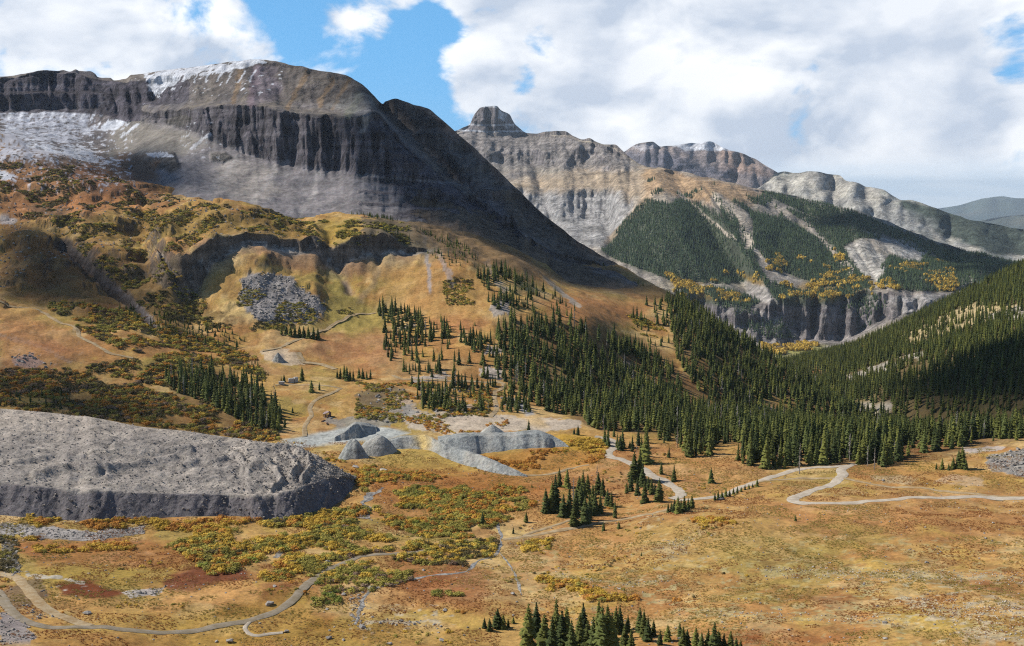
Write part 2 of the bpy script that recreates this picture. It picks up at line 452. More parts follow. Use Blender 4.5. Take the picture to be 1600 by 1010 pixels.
# ------------------------------------------------------------------ valley: meadow, benches, lower slopes and the forested spur
VL = [
 [Hd(-280, 2.5, -1.9), Hd(800, 2.5, -1.9), Hd(1880, 2.5, -1.9)],
 [Hd(-280, 90, -66), Hd(800, 90, -66), Hd(1880, 90, -62)],
 [Hd(-280, 215, -122), Hd(400, 215, -127), Hd(800, 215, -128), Hd(1300, 215, -118), Hd(1880, 215, -104)],
 [Z(-280, 1010, -128), Z(0, 1010, -130), Z(400, 1010, -138), Z(800, 1010, -140), Z(1200, 1010, -130), Z(1600, 1010, -121), Z(1880, 1010, -116)],
 [Z(-280, 900, -133), Z(0, 900, -135), Z(400, 900, -142), Z(600, 900, -145), Z(800, 900, -147), Z(1000, 900, -143), Z(1200, 900, -136), Z(1400, 900, -132), Z(1600, 900, -130), Z(1880, 900, -127)],
 [Z(-280, 820, -138), Z(0, 820, -140), Z(200, 820, -143), Z(400, 820, -146), Z(600, 820, -150), Z(800, 820, -151), Z(960, 820, -150), Z(1060, 815, -145), Z(1200, 820, -141), Z(1400, 820, -138), Z(1600, 820, -137), Z(1880, 820, -134)],
 [Z(-280, 740, -140), Z(0, 740, -142), Z(200, 740, -144), Z(400, 740, -148), Z(600, 740, -151), Z(800, 740, -153), Z(1000, 740, -152), Z(1200, 740, -149), Z(1400, 740, -147), Z(1600, 740, -143), Z(1880, 740, -140)],
 [Z(-280, 680, -134), Z(0, 680, -136), Z(200, 680, -139), Z(400, 685, -146), Z(600, 680, -150), Z(800, 675, -150), Z(1000, 680, -153), Z(1200, 690, -152), Z(1400, 690, -149), Z(1600, 690, -141), Z(1880, 690, -136)],
 [Z(-280, 630, -127), Z(0, 630, -129), Z(200, 630, -133), Z(400, 635, -140), Z(600, 630, -144), Z(800, 630, -146), Z(1000, 640, -157), Hd(1200, 780, -170), Hd(1400, 740, -160), Hd(1600, 740, -152), Hd(1880, 740, -148)],
 [Z(-280, 560, -108), Z(0, 560, -110), Z(200, 560, -116), Z(400, 560, -126), Z(600, 565, -130), Z(800, 570, -130), Hd(1000, 890, -156), Hd(1200, 940, -192), Hd(1330, 985, -204), Hd(1400, 985, -208), Hd(1600, 950, -206), Hd(1880, 930, -200)],
 # foot of the mid cliffs
 [Z(-280, 470, -84), Z(0, 470, -86), Z(60, 450, -80), Z(100, 425, -70), Z(150, 440, -78), Z(220, 475, -93), R(270, 482, 970), R(300, 480, 985), R(320, 452, 1000), R(345, 414, 1020), R(400, 394, 1030), R(450, 404, 1030), R(490, 396, 1035), R(516, 418, 1030), R(587, 418, 1035), R(640, 408, 1040), R(690, 410, 1035), R(740, 430, 1000), Z(800, 460, -90), Z(900, 490, -108), R(1000, 510, 1060), R(1100, 560, 1010), R(1200, 610, 1010), R(1330, 642, 1010), Hd(1400, 1020, -214), Hd(1600, 1000, -210), Hd(1880, 980, -206)],
 # top of the mid cliffs
 [Z(-280, 430, -72), Z(0, 430, -72), Z(60, 405, -60), Z(100, 386, -52), Z(150, 386, -52), Z(220, 392, -57), R(260, 400, 1020), R(290, 416, 1000), R(320, 396, 1012), R(345, 379, 1030), R(400, 369, 1040), R(450, 383, 1038), R(490, 367, 1045), R(516, 378, 1042), R(587, 375, 1048), R(640, 391, 1052), R(690, 396, 1060), R(740, 402, 1060), Z(800, 420, -72), Z(900, 455, -98), R(1000, 470, 1150), R(1100, 525, 1070), R(1200, 585, 1060), R(1330, 641, 1030), Hd(1400, 1040, -218), Hd(1600, 1040, -214), Hd(1880, 1020, -210)],
 [R(-280, 320, 1290), R(0, 330, 1290), R(200, 325, 1280), R(300, 325, 1250), R(400, 338, 1210), R(480, 350, 1190), R(560, 345, 1200), R(640, 350, 1200), R(720, 365, 1150), R(800, 395, 1130), R(900, 440, 1180), R(1000, 450, 1220), R(1100, 505, 1120), R(1200, 570, 1090), R(1330, 640, 1045), Hd(1400, 1100, -235), Hd(1880, 1080, -228)],
 # upper basin on the left, spur crest on the right
 [R(-280, 200, 1570), R(0, 225, 1570), R(100, 245, 1560), R(200, 285, 1490), R(300, 310, 1400), Hd(400, 1330, -38), Hd(500, 1330, -55), Hd(600, 1330, -60), Hd(700, 1300, -60), Hd(800, 1280, -70), R(900, 412, 1290), R(960, 414, 1285), R(1000, 434, 1262), R(1060, 468, 1225), R(1130, 513, 1165), R(1200, 558, 1120), R(1270, 603, 1080), R(1330, 639, 1060), Hd(1400, 1160, -255), Hd(1880, 1150, -250)],
 [Hd(-280, 1700, 95), Hd(0, 1700, 80), Hd(200, 1650, 5), Hd(400, 1500, -60), Hd(800, 1500, -140), Hd(960, 1420, -170), Hd(1060, 1360, -210), Hd(1200, 1260, -245), Hd(1330, 1200, -260), Hd(1400, 1300, -300), Hd(1880, 1300, -300)],
 [Hd(-280, 2600, -200), Hd(400, 2600, -300), Hd(960, 2300, -420), Hd(1330, 2200, -480), Hd(1880, 2200, -500)],
]
VROWS = [5, 8, 22, 108, 78, 66, 54, 44, 40, 50, 36, 46, 56, 8, 6]
V = Layer(-420, 2020, 1070, VL, VROWS)
# the mid cliffs are rock steps: fluted and ragged
cl = np.clip(1 - np.abs(V.V - 10.5) / 0.62, 0, 1) * sstep(V.PX, 275, 300) * sstep(V.PX, 720, 640)
arc = V.A * 1100
V.R = V.R + cl * (17.0 * ridged(arc / 34, V.Z / 160, 2.2, 3) + 6.0 * fbm(arc / 9, V.Z / 16, 5.0, 3))
V.mono()
near = np.clip((V.R - 200) / 120, 0.15, 1)
V.Z = V.Z + near * (2.6 * fbm(V.X / 75, V.Y / 75, 1.0, 3) + 0.75 * fbm(V.X / 17, V.Y / 17, 4.0, 3) + 0.28 * fbm(V.X / 5, V.Y / 5, 7.0, 2))
hill = sstep(V.V, 8.5, 10.2) * sstep(V.PX, 1000, 700)
V.Z = V.Z + hill * (6.5 * fbm(V.X / 60, V.Y / 60, 11.0, 4) + 2.6 * ridged(V.X / 26, V.Y / 40, 13.0, 3))
ocr = fbm(V.X / 46, V.Y / 30, 31.0, 4)
V.Z = V.Z + hill * sstep(V.PX, 620, 420) * sstep(V.PY, 262, 300) * (3.6 * sstep(ocr, .16, .26) + 2.4 * sstep(ocr, -.2, -.12) + 1.2 * sstep(fbm(V.X / 14, V.Y / 10, 5.0, 2), .2, .35))
# gullies running down the left slope
for pts, dep, wd in (([(98, 380), (150, 430), (200, 470), (240, 510)], 13, 9), ([(252, 398), (270, 430), (285, 465)], 10, 7), ([(516, 372), (530, 420), (550, 460)], 5, 8), ([(225, 310), (222, 340)], 4, 6), ([(585, 378), (592, 420)], 6, 6)):
    d = line_d(V.PX, V.PY, pts) * V.R / F / (V.R / F)
    V.Z = V.Z - dep * np.exp(-(d / wd) ** 2) * (V.R < 1400)
V.update()

RUST, OCHRE, TAN, OLIVE, YEL = (178, 128, 78), (194, 156, 94), (212, 182, 128), (166, 146, 80), (196, 166, 84)
BROWN, DRED, GRAVEL, PALE, SCREE, BLUEG = (120, 84, 54), (116, 62, 42), (158, 152, 145), (208, 196, 178), (150, 144, 138), (166, 172, 172)
ROCKD, SNOW, FLOOR = (112, 108, 112), (232, 236, 244), (112, 88, 62)
P = Paint(V, OCHRE)
P.mottle([(RUST, -0.05, .75), (OLIVE, 0.08, .75), (TAN, 0.22, .6)], 1 / 48.0)
P.mottle([(BROWN, 0.2, .4), (YEL, 0.26, .5), (RUST, 0.1, .5), (TAN, 0.3, .6)], 1 / 13.0)
# right-hand meadow is redder, streaked with pale grass
P.area([(840, 860), (1000, 800), (1240, 770), (1700, 760), (1700, 830), (1300, 830), (1000, 880)], (186, 136, 86), .5, 25, 20)
P.area([(840, 690), (960, 680), (1100, 700), (1240, 735), (1060, 800), (900, 850), (760, 800), (690, 750)], (182, 130, 82), .5, 20, 14)
for pts, w in (([(1180, 895), (1290, 892), (1400, 898), (1600, 905)], 8), ([(1050, 955), (1240, 965), (1420, 972)], 5), ([(870, 895), (960, 915), (1050, 905)], 4), ([(1430, 940), (1500, 965), (1600, 985)], 6), ([(1030, 855), (1090, 840)], 7)):
    P.line(pts, (184, 172, 124), w, .55, 16, grain=1.2)
for poly in ([(1400, 935), (1460, 932), (1440, 948)], [(1490, 960), (1560, 990), (1600, 1010), (1500, 1000)], [(1520, 935), (1600, 945), (1600, 962)], [(1030, 858), (1075, 842), (1085, 858), (1045, 874)]):
    P.area(poly, (194, 176, 146), .65, 8, 12, 1.0)
for poly in ([(1160, 985), (1350, 990), (1330, 1010), (1150, 1010)], [(1480, 900), (1600, 915), (1600, 935), (1500, 920)], [(1200, 925), (1330, 930), (1280, 950)]):
    P.area(poly, (140, 74, 44), .6, 14, 16)
P.area([(980, 830), (1120, 790), (1200, 800), (1240, 850), (1100, 880), (1000, 900)], (184, 156, 92), .5, 20, 12)
# left foreground
P.area([(0, 845), (180, 840), (330, 860), (280, 890), (60, 885)], (168, 102, 62), .6, 8, 8)
P.area([(60, 885), (270, 885), (260, 918), (80, 915)], (168, 140, 66), .7, 8, 8)
P.area([(85, 915), (130, 905), (195, 925), (165, 938), (95, 930)], (112, 50, 32), .9, 4, 8)
P.area([(260, 900), (360, 870), (390, 905), (300, 920), (260, 925)], (116, 62, 44), .85, 6, 9)
P.area([(250, 940), (330, 915), (400, 905), (400, 945), (330, 940), (260, 955)], (206, 158, 98), .8, 6, 8, .3)
P.area([(330, 945), (410, 945), (400, 960), (340, 965)], (122, 76, 46), .7, 5, 5)
P.area([(420, 915), (455, 910), (450, 945), (405, 940)], (120, 66, 44), .7, 5, 5)
P.area([(480, 970), (520, 965), (510, 990), (478, 990)], (136, 72, 44), .7, 5, 5)
P.area([(140, 960), (330, 950), (480, 920), (520, 1000), (300, 1010), (160, 975)], (176, 142, 66), .5, 14, 10)
P.area([(0, 985), (300, 1000), (560, 960), (760, 1000), (760, 1010), (0, 1010)], (172, 134, 62), .5, 14, 10)
P.area([(600, 860), (720, 870), (770, 900), (750, 960), (640, 930)], (150, 88, 54), .6, 12, 12)
P.area([(560, 690), (690, 700), (760, 735), (720, 745), (600, 730)], (186, 158, 84), .8, 8, 6)
P.area([(740, 712), (880, 700), (950, 705), (930, 730), (830, 742)], (184, 134, 64), .7, 6, 6)
P.area([(860, 680), (950, 685), (940, 712), (880, 702)], (196, 158, 62), .8, 5, 6)
P.area([(520, 720), (700, 735), (900, 760), (760, 800), (600, 780)], (170, 108, 52), .6, 12, 12)
P.area([(0, 815), (60, 822), (150, 832), (225, 822), (228, 832), (150, 845), (60, 840), (0, 836)], (176, 170, 166), .95, 3, 5, .5, rock=.6)
P.area([(0, 840), (22, 845), (30, 900), (0, 905)], (120, 118, 114), .9, 5, 6, .5, rock=.6)
P.area([(0, 925), (60, 900), (75, 935), (40, 950), (20, 950)], (112, 96, 82), .7, 4, 5, .5)
P.area([(0, 955), (40, 970), (55, 1000), (0, 1010)], (150, 146, 148), .85, 5, 6, .5)
P.area([(190, 925), (230, 922), (262, 916), (245, 932), (205, 934)], (190, 182, 176), .9, 3, 3, .5)
P.line([(45, 900), (90, 902), (130, 912)], (190, 184, 172), 4, .85, 4, grain=.6)
P.line([(690, 970), (640, 972), (570, 972)], (190, 180, 160), 4, .7, 6, grain=.9)
# mine area in the middle of the valley
P.area([(620, 640), (700, 650), (760, 650), (830, 655), (905, 655), (908, 668), (850, 675), (780, 672), (700, 680), (640, 672)], (200, 186, 168), .9, 5, 7, .3)
P.area([(815, 640), (845, 650), (860, 668), (825, 664)], (222, 190, 138), .8, 5, 4)
P.area([(790, 622), (815, 625), (835, 648), (822, 650)], (176, 176, 176), .9, 3, 3)
P.area([(610, 612), (640, 620), (660, 650), (632, 652)], (190, 172, 152), .8, 5, 6, .4)
P.area([(690, 628), (740, 632), (720, 655), (680, 650)], (168, 160, 154), .7, 6, 7, .5)
P.area([(500, 655), (560, 652), (600, 640), (640, 630), (650, 645), (600, 668), (540, 678)], (150, 150, 146), .75, 5, 7, .5)
P.area([(560, 612), (610, 600), (630, 612), (600, 640), (560, 640)], (104, 100, 84), .7, 5, 7, .4)
P.area([(438, 690), (475, 680), (545, 668), (600, 668), (640, 676), (600, 690), (530, 692), (460, 702)], (190, 194, 190), .95, 3, 3)
P.area([(404, 548), (440, 545), (470, 552), (476, 568), (450, 572), (415, 562)], (216, 192, 160), .95, 4, 4, .2)
P.area([(425, 555), (440, 552), (448, 566), (425, 568)], (160, 148, 140), .8, 3, 3)
P.area([(350, 545), (400, 552), (420, 575), (480, 580), (420, 585), (360, 575)], (182, 136, 98), .6, 7, 8)
P.area([(500, 520), (600, 510), (620, 560), (580, 580), (500, 560), (480, 540)], (172, 122, 86), .6, 12, 10)
P.area([(515, 500), (560, 470), (620, 490), (600, 515), (540, 522)], (176, 158, 86), .8, 10, 8)
P.area([(516, 420), (545, 440), (560, 470), (520, 500), (510, 460)], (168, 152, 84), .8, 8, 8)
P.area([(660, 500), (720, 490), (770, 500), (740, 520), (690, 520)], (176, 112, 78), .6, 10, 10)
P.area([(590, 420), (700, 410), (770, 450), (760, 500), (640, 490), (590, 460)], (186, 144, 88), .6, 14, 10)
P.area([(830, 470), (900, 460), (1020, 478), (1000, 500), (930, 515), (880, 500)], (188, 132, 84), .8, 10, 8)
P.area([(640, 560), (780, 555), (840, 600), (760, 620), (640, 600)], (170, 130, 80), .5, 14, 10)
for poly in ([(745, 575), (785, 572), (790, 590), (750, 592)], [(640, 590), (700, 582), (700, 592), (650, 600)], [(770, 470), (800, 465), (795, 490), (770, 495)], [(760, 540), (785, 545), (780, 555), (760, 552)], [(620, 512), (650, 508), (640, 520)], [(970, 560), (990, 570), (985, 590), (965, 585)], [(1180, 640), (1210, 650), (1160, 655)]):
    P.area(poly, (178, 170, 162), .85, 4, 6, .4, rock=.5)
P.line([(850, 432), (880, 460), (905, 478)], (184, 172, 156), 4, .85, 3, grain=.4)
P.line([(760, 410), (775, 440), (790, 455)], (170, 165, 160), 5, .5, 5)
# talus in the bowl, fans under the cliffs
P.area([(372, 440), (410, 425), (455, 435), (490, 460), (512, 478), (500, 500), (440, 506), (395, 500), (378, 475)], (150, 146, 146), .95, 6, 9, .25, rock=.5)
P.area([(535, 440), (545, 440), (555, 462), (540, 458)], (176, 150, 128), .8, 3, 3)
P.line([(660, 350), (668, 400), (672, 455)], (170, 166, 168), 3.5, .7, 3)
P.line([(675, 370), (692, 410), (708, 445)], (166, 160, 160), 6, .55, 5, grain=.3)
P.line([(590, 425), (580, 450), (560, 470)], (172, 152, 120), 6, .4, 5)
# cliffs of the bench
cf = cl.ravel(); P.apply(np.clip(cf * 1.8, 0, 1) * (P.y > 355), (160, 156, 150), .95, rock=1.0)
P.line([(100, 384), (150, 430), (200, 468), (242, 512)], (150, 150, 156), 10, .9, 6, rock=.8)
P.line([(120, 372), (175, 440)], (96, 90, 84), 5, .6, 6, rock=.8)
P.line([(250, 398), (270, 430), (284, 470)], (168, 164, 160), 7, .9, 4, rock=.9)
P.area([(120, 400), (250, 400), (300, 470), (370, 500), (250, 500), (180, 450)], (116, 92, 58), .7, 14, 12, .3)
P.area([(0, 335), (100, 380), (250, 520), (180, 500), (90, 480), (0, 470)], (120, 84, 52), .6, 10, 10)
P.area([(120, 345), (350, 325), (480, 350), (480, 378), (340, 365), (160, 380)], (150, 122, 66), .7, 10, 10, .2)
P.area([(360, 330), (460, 335), (470, 360), (400, 360)], (124, 100, 58), .7, 8, 8)
P.area([(500, 345), (560, 345), (560, 385), (505, 385)], (168, 144, 66), .7, 8, 8)
P.area([(560, 340), (700, 340), (760, 400), (640, 395), (570, 380)], (104, 98, 84), .8, 10, 10, .3, rock=.4)
P.area([(640, 340), (760, 360), (860, 420), (960, 415), (1050, 468), (960, 460), (860, 440), (760, 420), (690, 400)], (132, 108, 78), .9, 14, 10)
P.area([(0, 230), (140, 240), (230, 300), (150, 340), (0, 345)], (160, 112, 76), .8, 16, 14)
P.area([(60, 262), (150, 250), (250, 280), (260, 320), (150, 310)], (132, 92, 66), .8, 14, 12)
P.area([(110, 310), (220, 305), (225, 325), (60, 335), (20, 330)], (196, 136, 86), .7, 10, 8)
P.area([(0, 190), (140, 195), (180, 250), (100, 262), (0, 252)], (120, 106, 96), .9, 14, 10)
P.area([(0, 190), (120, 195), (160, 240), (0, 250)], (210, 212, 222), .8, 14, 16, 1.1, snow=.8)
P.area([(0, 265), (20, 272), (25, 282), (0, 278)], SNOW, .85, 3, 5, .5, snow=1)
P.area([(40, 320), (90, 322), (110, 330), (90, 340), (50, 335)], (80, 76, 66), .6, 5, 7, .5, rock=.4)
P.area([(0, 335), (30, 345), (20, 352), (0, 350)], (190, 184, 180), .8, 3, 3, .5)
P.area([(15, 558), (50, 552), (72, 568), (55, 575), (20, 572)], (176, 172, 172), .9, 3, 4, .5)
P.line([(0, 525), (60, 538), (90, 555), (110, 565)], (186, 172, 150), 3.5, .7, 5, grain=.6)
P.area([(0, 485), (80, 500), (160, 550), (110, 560), (0, 525)], (172, 122, 80), .55, 8, 8)
P.area([(0, 525), (80, 530), (130, 560), (60, 585), (0, 585)], (172, 116, 80), .55, 8, 8)
P.area([(200, 530), (270, 530), (260, 560), (210, 555)], (158, 106, 66), .6, 8, 8)
# bare rock wherever the left slopes are steep
stp = V.steep().ravel(); lm = sstep(P.y, 640, 560) * sstep(P.x, 760, 640)
P.apply(sstep(stp, .9, 1.5) * lm, (104, 94, 86), .8, rock=.9)
# forest floors
for poly in ([(930, 670), (800, 610), (770, 500), (900, 500), (1040, 545), (1120, 640), (1330, 640), (1330, 700), (1100, 690)], [(1060, 468), (1330, 640), (1150, 660), (1050, 540)], [(260, 590), (300, 560), (400, 610), (450, 670), (400, 690), (280, 630)], [(1150, 700), (1400, 730), (1600, 690), (1700, 640), (1200, 650)]):
    P.area(poly, FLOOR, .6, 14, 10, .2)
P.area([(1540, 715), (1620, 695), (1700, 700), (1700, 745), (1590, 745), (1545, 735)], (160, 156, 150), .95, 5, 6, .2, rock=.4)
P.area([(1480, 742), (1540, 745), (1535, 758), (1460, 752)], (198, 182, 164), .8, 6, 7, .4)
P.area([(1360, 745), (1400, 742), (1440, 750), (1420, 758), (1370, 752)], (186, 166, 130), .8, 5, 6, .3)
P.area([(1420, 720), (1540, 730), (1600, 760), (1480, 765), (1400, 745)], (194, 150, 84), .5, 10, 8)
P.area([(1500, 700), (1570, 698), (1560, 706), (1510, 708)], (190, 182, 176), .8, 3, 4, .3)
P.area([(1195, 635), (1230, 645), (1215, 655), (1160, 652), (1150, 640)], (186, 178, 168), .6, 4, 5, .4)
struct(V.mesh('valley_ground', M_valley, P.attrs()))

# ------------------------------------------------------------------ the big mountain on the left
crest = [R(-280, 135, 2080), R(-100, 122, 2060), R(0, 120, 2050), R(40, 116, 2040), R(60, 112, 2030), R(90, 111, 2020), R(118, 111, 2010), R(124, 114, 2010), R(149, 117, 1990), R(153, 121, 1990), R(172, 122, 1985), R(178, 126, 1980), R(196, 126, 1970), R(205, 119, 1960), R(225, 116, 1940), R(260, 110, 1900), R(300, 105, 1860), R(350, 99, 1810), R(390, 94, 1770), R(411, 93, 1750), R(430, 96, 1735), R(455, 103, 1715), R(480, 107, 1700), R(483, 108, 1700), R(510, 112, 1680), R(538, 118, 1660), R(555, 126, 1640), R(575, 140, 1615), R(590, 154, 1590), R(598, 158, 1600), R(602, 155, 1620), R(618, 154, 1630), R(628, 158, 1630), R(645, 163, 1625), R(668, 170, 1610), R(685, 182, 1580), R(705, 200, 1540), R(730, 222, 1490), R(752, 243, 1450), R(785, 273, 1405), R(815, 302, 1380), R(850, 337, 1355), R(885, 364, 1335), R(930, 394, 1310), R(960, 411, 1290), R(1010, 440, 1255), R(1060, 467, 1228)]
ML = [
 [Hd(-280, 1430, -60), Hd(0, 1400, -60), Hd(300, 1230, -70), Hd(600, 1170, -75), Hd(800, 1120, -96), Hd(960, 1150, -118), Hd(1060, 1160, -136)],
 [R(-280, 205, 1600), R(0, 232, 1600), R(100, 250, 1585), R(200, 292, 1500), R(300, 318, 1330), R(400, 335, 1290), R(480, 348, 1270), R(560, 345, 1270), R(640, 350, 1250), R(720, 368, 1190), R(800, 398, 1165), R(880, 428, 1190), R(960, 436, 1215), R(1060, 478, 1212)],
 # top of the talus
 [R(-280, 168, 1950), R(0, 170, 1950), R(100, 168, 1930), R(160, 172, 1890), R(210, 190, 1800), R(260, 195, 1700), R(300, 207, 1610), R(350, 232, 1540), R(400, 250, 1490), R(450, 262, 1460), R(520, 270, 1430), R(560, 275, 1400), R(620, 290, 1370), R(680, 310, 1330), R(740, 335, 1270), R(800, 368, 1230), R(880, 410, 1240), R(960, 427, 1238), R(1060, 475, 1217)],
 # top of the main cliff band
 [R(-280, 150, 1962), R(0, 146, 1964), R(100, 144, 1944), R(160, 148, 1906), R(210, 172, 1830), R(260, 183, 1722), R(300, 172, 1640), R(350, 168, 1572), R(400, 168, 1524), R(450, 178, 1494), R(520, 187, 1464), R(560, 190, 1436), R(590, 182, 1424), R(620, 215, 1404), R(660, 252, 1368), R(700, 285, 1342), R(760, 330, 1281), R(800, 358, 1246), R(880, 402, 1258), R(960, 423, 1250), R(1060, 473, 1219)],
 # ledge above
 [R(-280, 146, 1985), R(0, 142, 1980), R(100, 140, 1960), R(160, 144, 1920), R(210, 165, 1850), R(260, 166, 1760), R(300, 162, 1700), R(350, 160, 1640), R(400, 158, 1600), R(450, 168, 1570), R(520, 172, 1540), R(560, 174, 1500), R(590, 170, 1460), R(630, 205, 1500), R(660, 225, 1490), R(700, 262, 1440), R(760, 310, 1340), R(800, 342, 1300), R(880, 395, 1280), R(960, 420, 1262), R(1060, 472, 1220)],
 [R(-280, 140, 2065), R(0, 126, 2010), R(60, 118, 1990), R(118, 117, 1975), R(160, 128, 1945), R(205, 135, 1885), R(250, 130, 1830), R(300, 128, 1765), R(350, 118, 1740), R(411, 112, 1715), R(480, 122, 1660), R(540, 133, 1620), R(580, 152, 1560), R(600, 175, 1560), R(650, 190, 1570), R(690, 214, 1520), R(760, 275, 1410), R(800, 310, 1365), R(880, 372, 1320), R(960, 415, 1280), R(1060, 468.5, 1224)],
 crest,
 [(a, r + 60, z - 18) for a, r, z in crest],
 [(a, r + 700, z - 420) for a, r, z in crest],
]
MR = [8, 62, 78, 16, 52, 30, 4, 8]
G = Layer(-280, 1060, 880, ML, MR, smooth=True)
arc = G.A * 1650
def band(lo, hi, soft=0.18): return sstep(G.V, lo - soft, lo + soft) * (1 - sstep(G.V, hi - soft, hi + soft))
b_main = band(2, 3, .12); b_top = band(4.1, 5.2, .2) * sstep(G.PX, 330, 250); b_low = band(1.1, 2.0) * sstep(G.PX, 540, 610) * sstep(G.PX, 930, 800)
b_left = band(2, 4.2, .2) * sstep(G.PX, 240, 190)
cliff = np.clip(b_main + b_top + b_low * .75 + b_left, 0, 1)
warp = 9 * fbm(arc / 120, G.Z / 90, 4.0, 3)
fl = 22 * ridged((arc + warp) / 62, G.Z / 420, 1.3, 3) + 15 * ridged((arc + warp) / 24, G.Z / 240, 4.0, 3) + 6.0 * fbm(arc / 8, G.Z / 30, 6.0, 3)
led = 3.0 * fbm(arc / 160, G.Z / 12.0, 3.0, 2)
G.R = G.R + cliff * (fl + led)
up = band(3.6, 6.0, .5) * (1 - cliff)
G.R = G.R + up * (12 * ridged(arc / 85 + G.Z / 300, G.Z / 500, 7.0, 3) + 5 * ridged(arc / 26 + G.Z / 200, G.Z / 200, 9.0, 2) + 4 * fbm(arc / 12, G.Z / 20, 2.0, 3)) * sstep(G.V, 5.95, 5.3)
# the shoulder on the right: beds of rock one over the other, cut by chutes
strat = band(.9, 5.6, .3) * sstep(G.PX, 560, 640) * sstep(G.PX, 1000, 860)
G.R = G.R + strat * (11 * vnoise(arc / 260, G.Z / 13.0, 3.0) + 7 * vnoise(arc / 120, G.Z / 6.0, 8.0) + 20 * ridged((arc + warp) / 75 - G.Z / 120, G.Z / 300, 2.0, 3) + 5 * fbm(arc / 11, G.Z / 9, 5.0, 3))
# the recessed gully behind the near buttress
gd = line_d(G.PX, G.PY, [(597, 165), (640, 215), (690, 262), (745, 320), (790, 365)])
G.R = G.R + 55 * np.exp(-(gd / 17) ** 2) * (G.V > 1.2) * (G.V < 5.9)
G.mono()
G.Z = G.Z + (2.2 * fbm(G.X / 22, G.Y / 22, 3.0, 4) + 1.4 * ridged(arc / 28, G.R / 400, 5.0, 2)) * (1 - cliff * .6) * np.clip((6.0 - G.V) / .3, 0, 1)
crestm = np.clip(1 - np.abs(G.V - 6) / .25, 0, 1)
G.Z = G.Z + crestm * (1.3 * vnoise(arc / 11, 0 * arc, 2.0) + 5.0 * sstep(G.PX, 215, 195) * sstep(G.PX, 20, 90) * vnoise(arc / 9, 0 * arc, 5.0))
G.update()
stp = G.steep().ravel()
MP = Paint(G, (124, 119, 119)); MP.rock += .45
MP.mottle([((136, 126, 114), 0.0, .6), ((114, 109, 116), 0.1, .6), ((148, 140, 132), .2, .5)], 1 / 90.0)
MP.mottle([((120, 112, 108), 0.1, .5), ((160, 148, 130), .2, .4)], 1 / 25.0)
cr = cliff.ravel()
MP.apply(np.clip(cr * 1.4, 0, 1), (100, 96, 102), .9, rock=1.0)
MP.apply(sstep(stp, 1.2, 2.4), (100, 96, 100), .75, rock=1.0)
MP.apply(((b_left + b_top).ravel() > .4) * 1.0, (86, 82, 90), .7, rock=1.0)
MP.apply(band(4.2, 6.1, .3).ravel() * (MP.x > 330), (112, 104, 98), .65, rock=.6)
# streaks and covers of the upper face
for pts, c, w in (([(480, 112), (462, 150), (448, 170)], (138, 117, 94), 5), ([(520, 125), (500, 165)], (138, 117, 94), 5), ([(545, 125), (520, 170)], (138, 117, 94), 4), ([(400, 110), (392, 165)], (132, 116, 124), 9), ([(375, 110), (365, 160)], (138, 117, 94), 5), ([(560, 150), (545, 180)], (136, 134, 112), 9)):
    MP.line(pts, c, w, .8, 4)
MP.area([(395, 105), (430, 102), (440, 150), (400, 165)], (132, 122, 132), .7, 8, 8)
MP.area([(510, 165), (560, 140), (590, 160), (560, 185)], (150, 150, 146), .5, 8, 8)
MP.line([(575, 170), (572, 190), (568, 205)], (176, 168, 160), 6, .8, 3)
# talus
MP.area([(255, 190), (330, 215), (420, 250), (530, 270), (620, 290), (640, 330), (540, 350), (470, 348), (400, 332), (300, 312), (240, 295), (190, 290), (150, 200)], (146, 141, 142), .9, 8, 8, rock=.15)
MP.area([(340, 240), (420, 262), (440, 300), (400, 322), (330, 300)], (176, 168, 160), .7, 10, 10)
for i, (x0, y0, x1, y1) in enumerate([(400, 255, 350, 305), (430, 262, 390, 318), (460, 266, 425, 325), (500, 270, 470, 335), (540, 272, 525, 340), (370, 250, 330, 290)]):
    MP.line([(x0, y0), ((x0 + x1) / 2 + 4, (y0 + y1) / 2), (x1, y1)], (182, 176, 172) if i % 2 else (136, 130, 130), 5, .6, 5)
MP.area([(190, 180), (260, 200), (330, 225), (250, 255), (190, 270), (150, 230)], (152, 145, 134), .8, 10, 10)
# rock knobs on the talus
for poly in ([(245, 240), (270, 238), (282, 262), (270, 270), (240, 262)], [(332, 240), (355, 238), (362, 248), (345, 256), (332, 252)], [(255, 188), (280, 178), (300, 182), (290, 198), (262, 196)]):
    MP.area(poly, (100, 96, 92), .95, 3, 4, rock=1)
MP.area([(180, 240), (245, 245), (250, 285), (200, 290), (180, 270)], (124, 96, 74), .85, 8, 8)
MP.area([(0, 225), (150, 235), (190, 265), (190, 310), (0, 300)], (126, 100, 80), .8, 12, 12)
# lower flank of the shoulder: dark rock going over into brown turf
MP.area([(640, 300), (740, 330), (860, 400), (1060, 466), (1060, 490), (880, 450), (760, 400), (660, 360)], (124, 108, 88), .8, 14, 14, .3, rock=.6)
MP.area([(760, 270), (850, 345), (960, 412), (880, 415), (790, 340)], (118, 108, 96), .6, 10, 12, .3, rock=.7)
MP.area([(680, 200), (760, 260), (790, 300), (730, 280), (690, 240)], (132, 128, 124), .6, 10, 10, rock=.6)
for y in (262, 275, 300, 318):
    MP.line([(560, y), (640, y + 5), (720, y + 14)], (150, 148, 150) if y in (275,) else (110, 106, 112), 3, .6, 4, rock=1)
MP.area([(560, 345), (660, 345), (700, 380), (560, 380)], (100, 96, 88), .8, 8, 8, .4)
MP.line([(655, 345), (668, 400)], (160, 158, 160), 4, .6, 3)
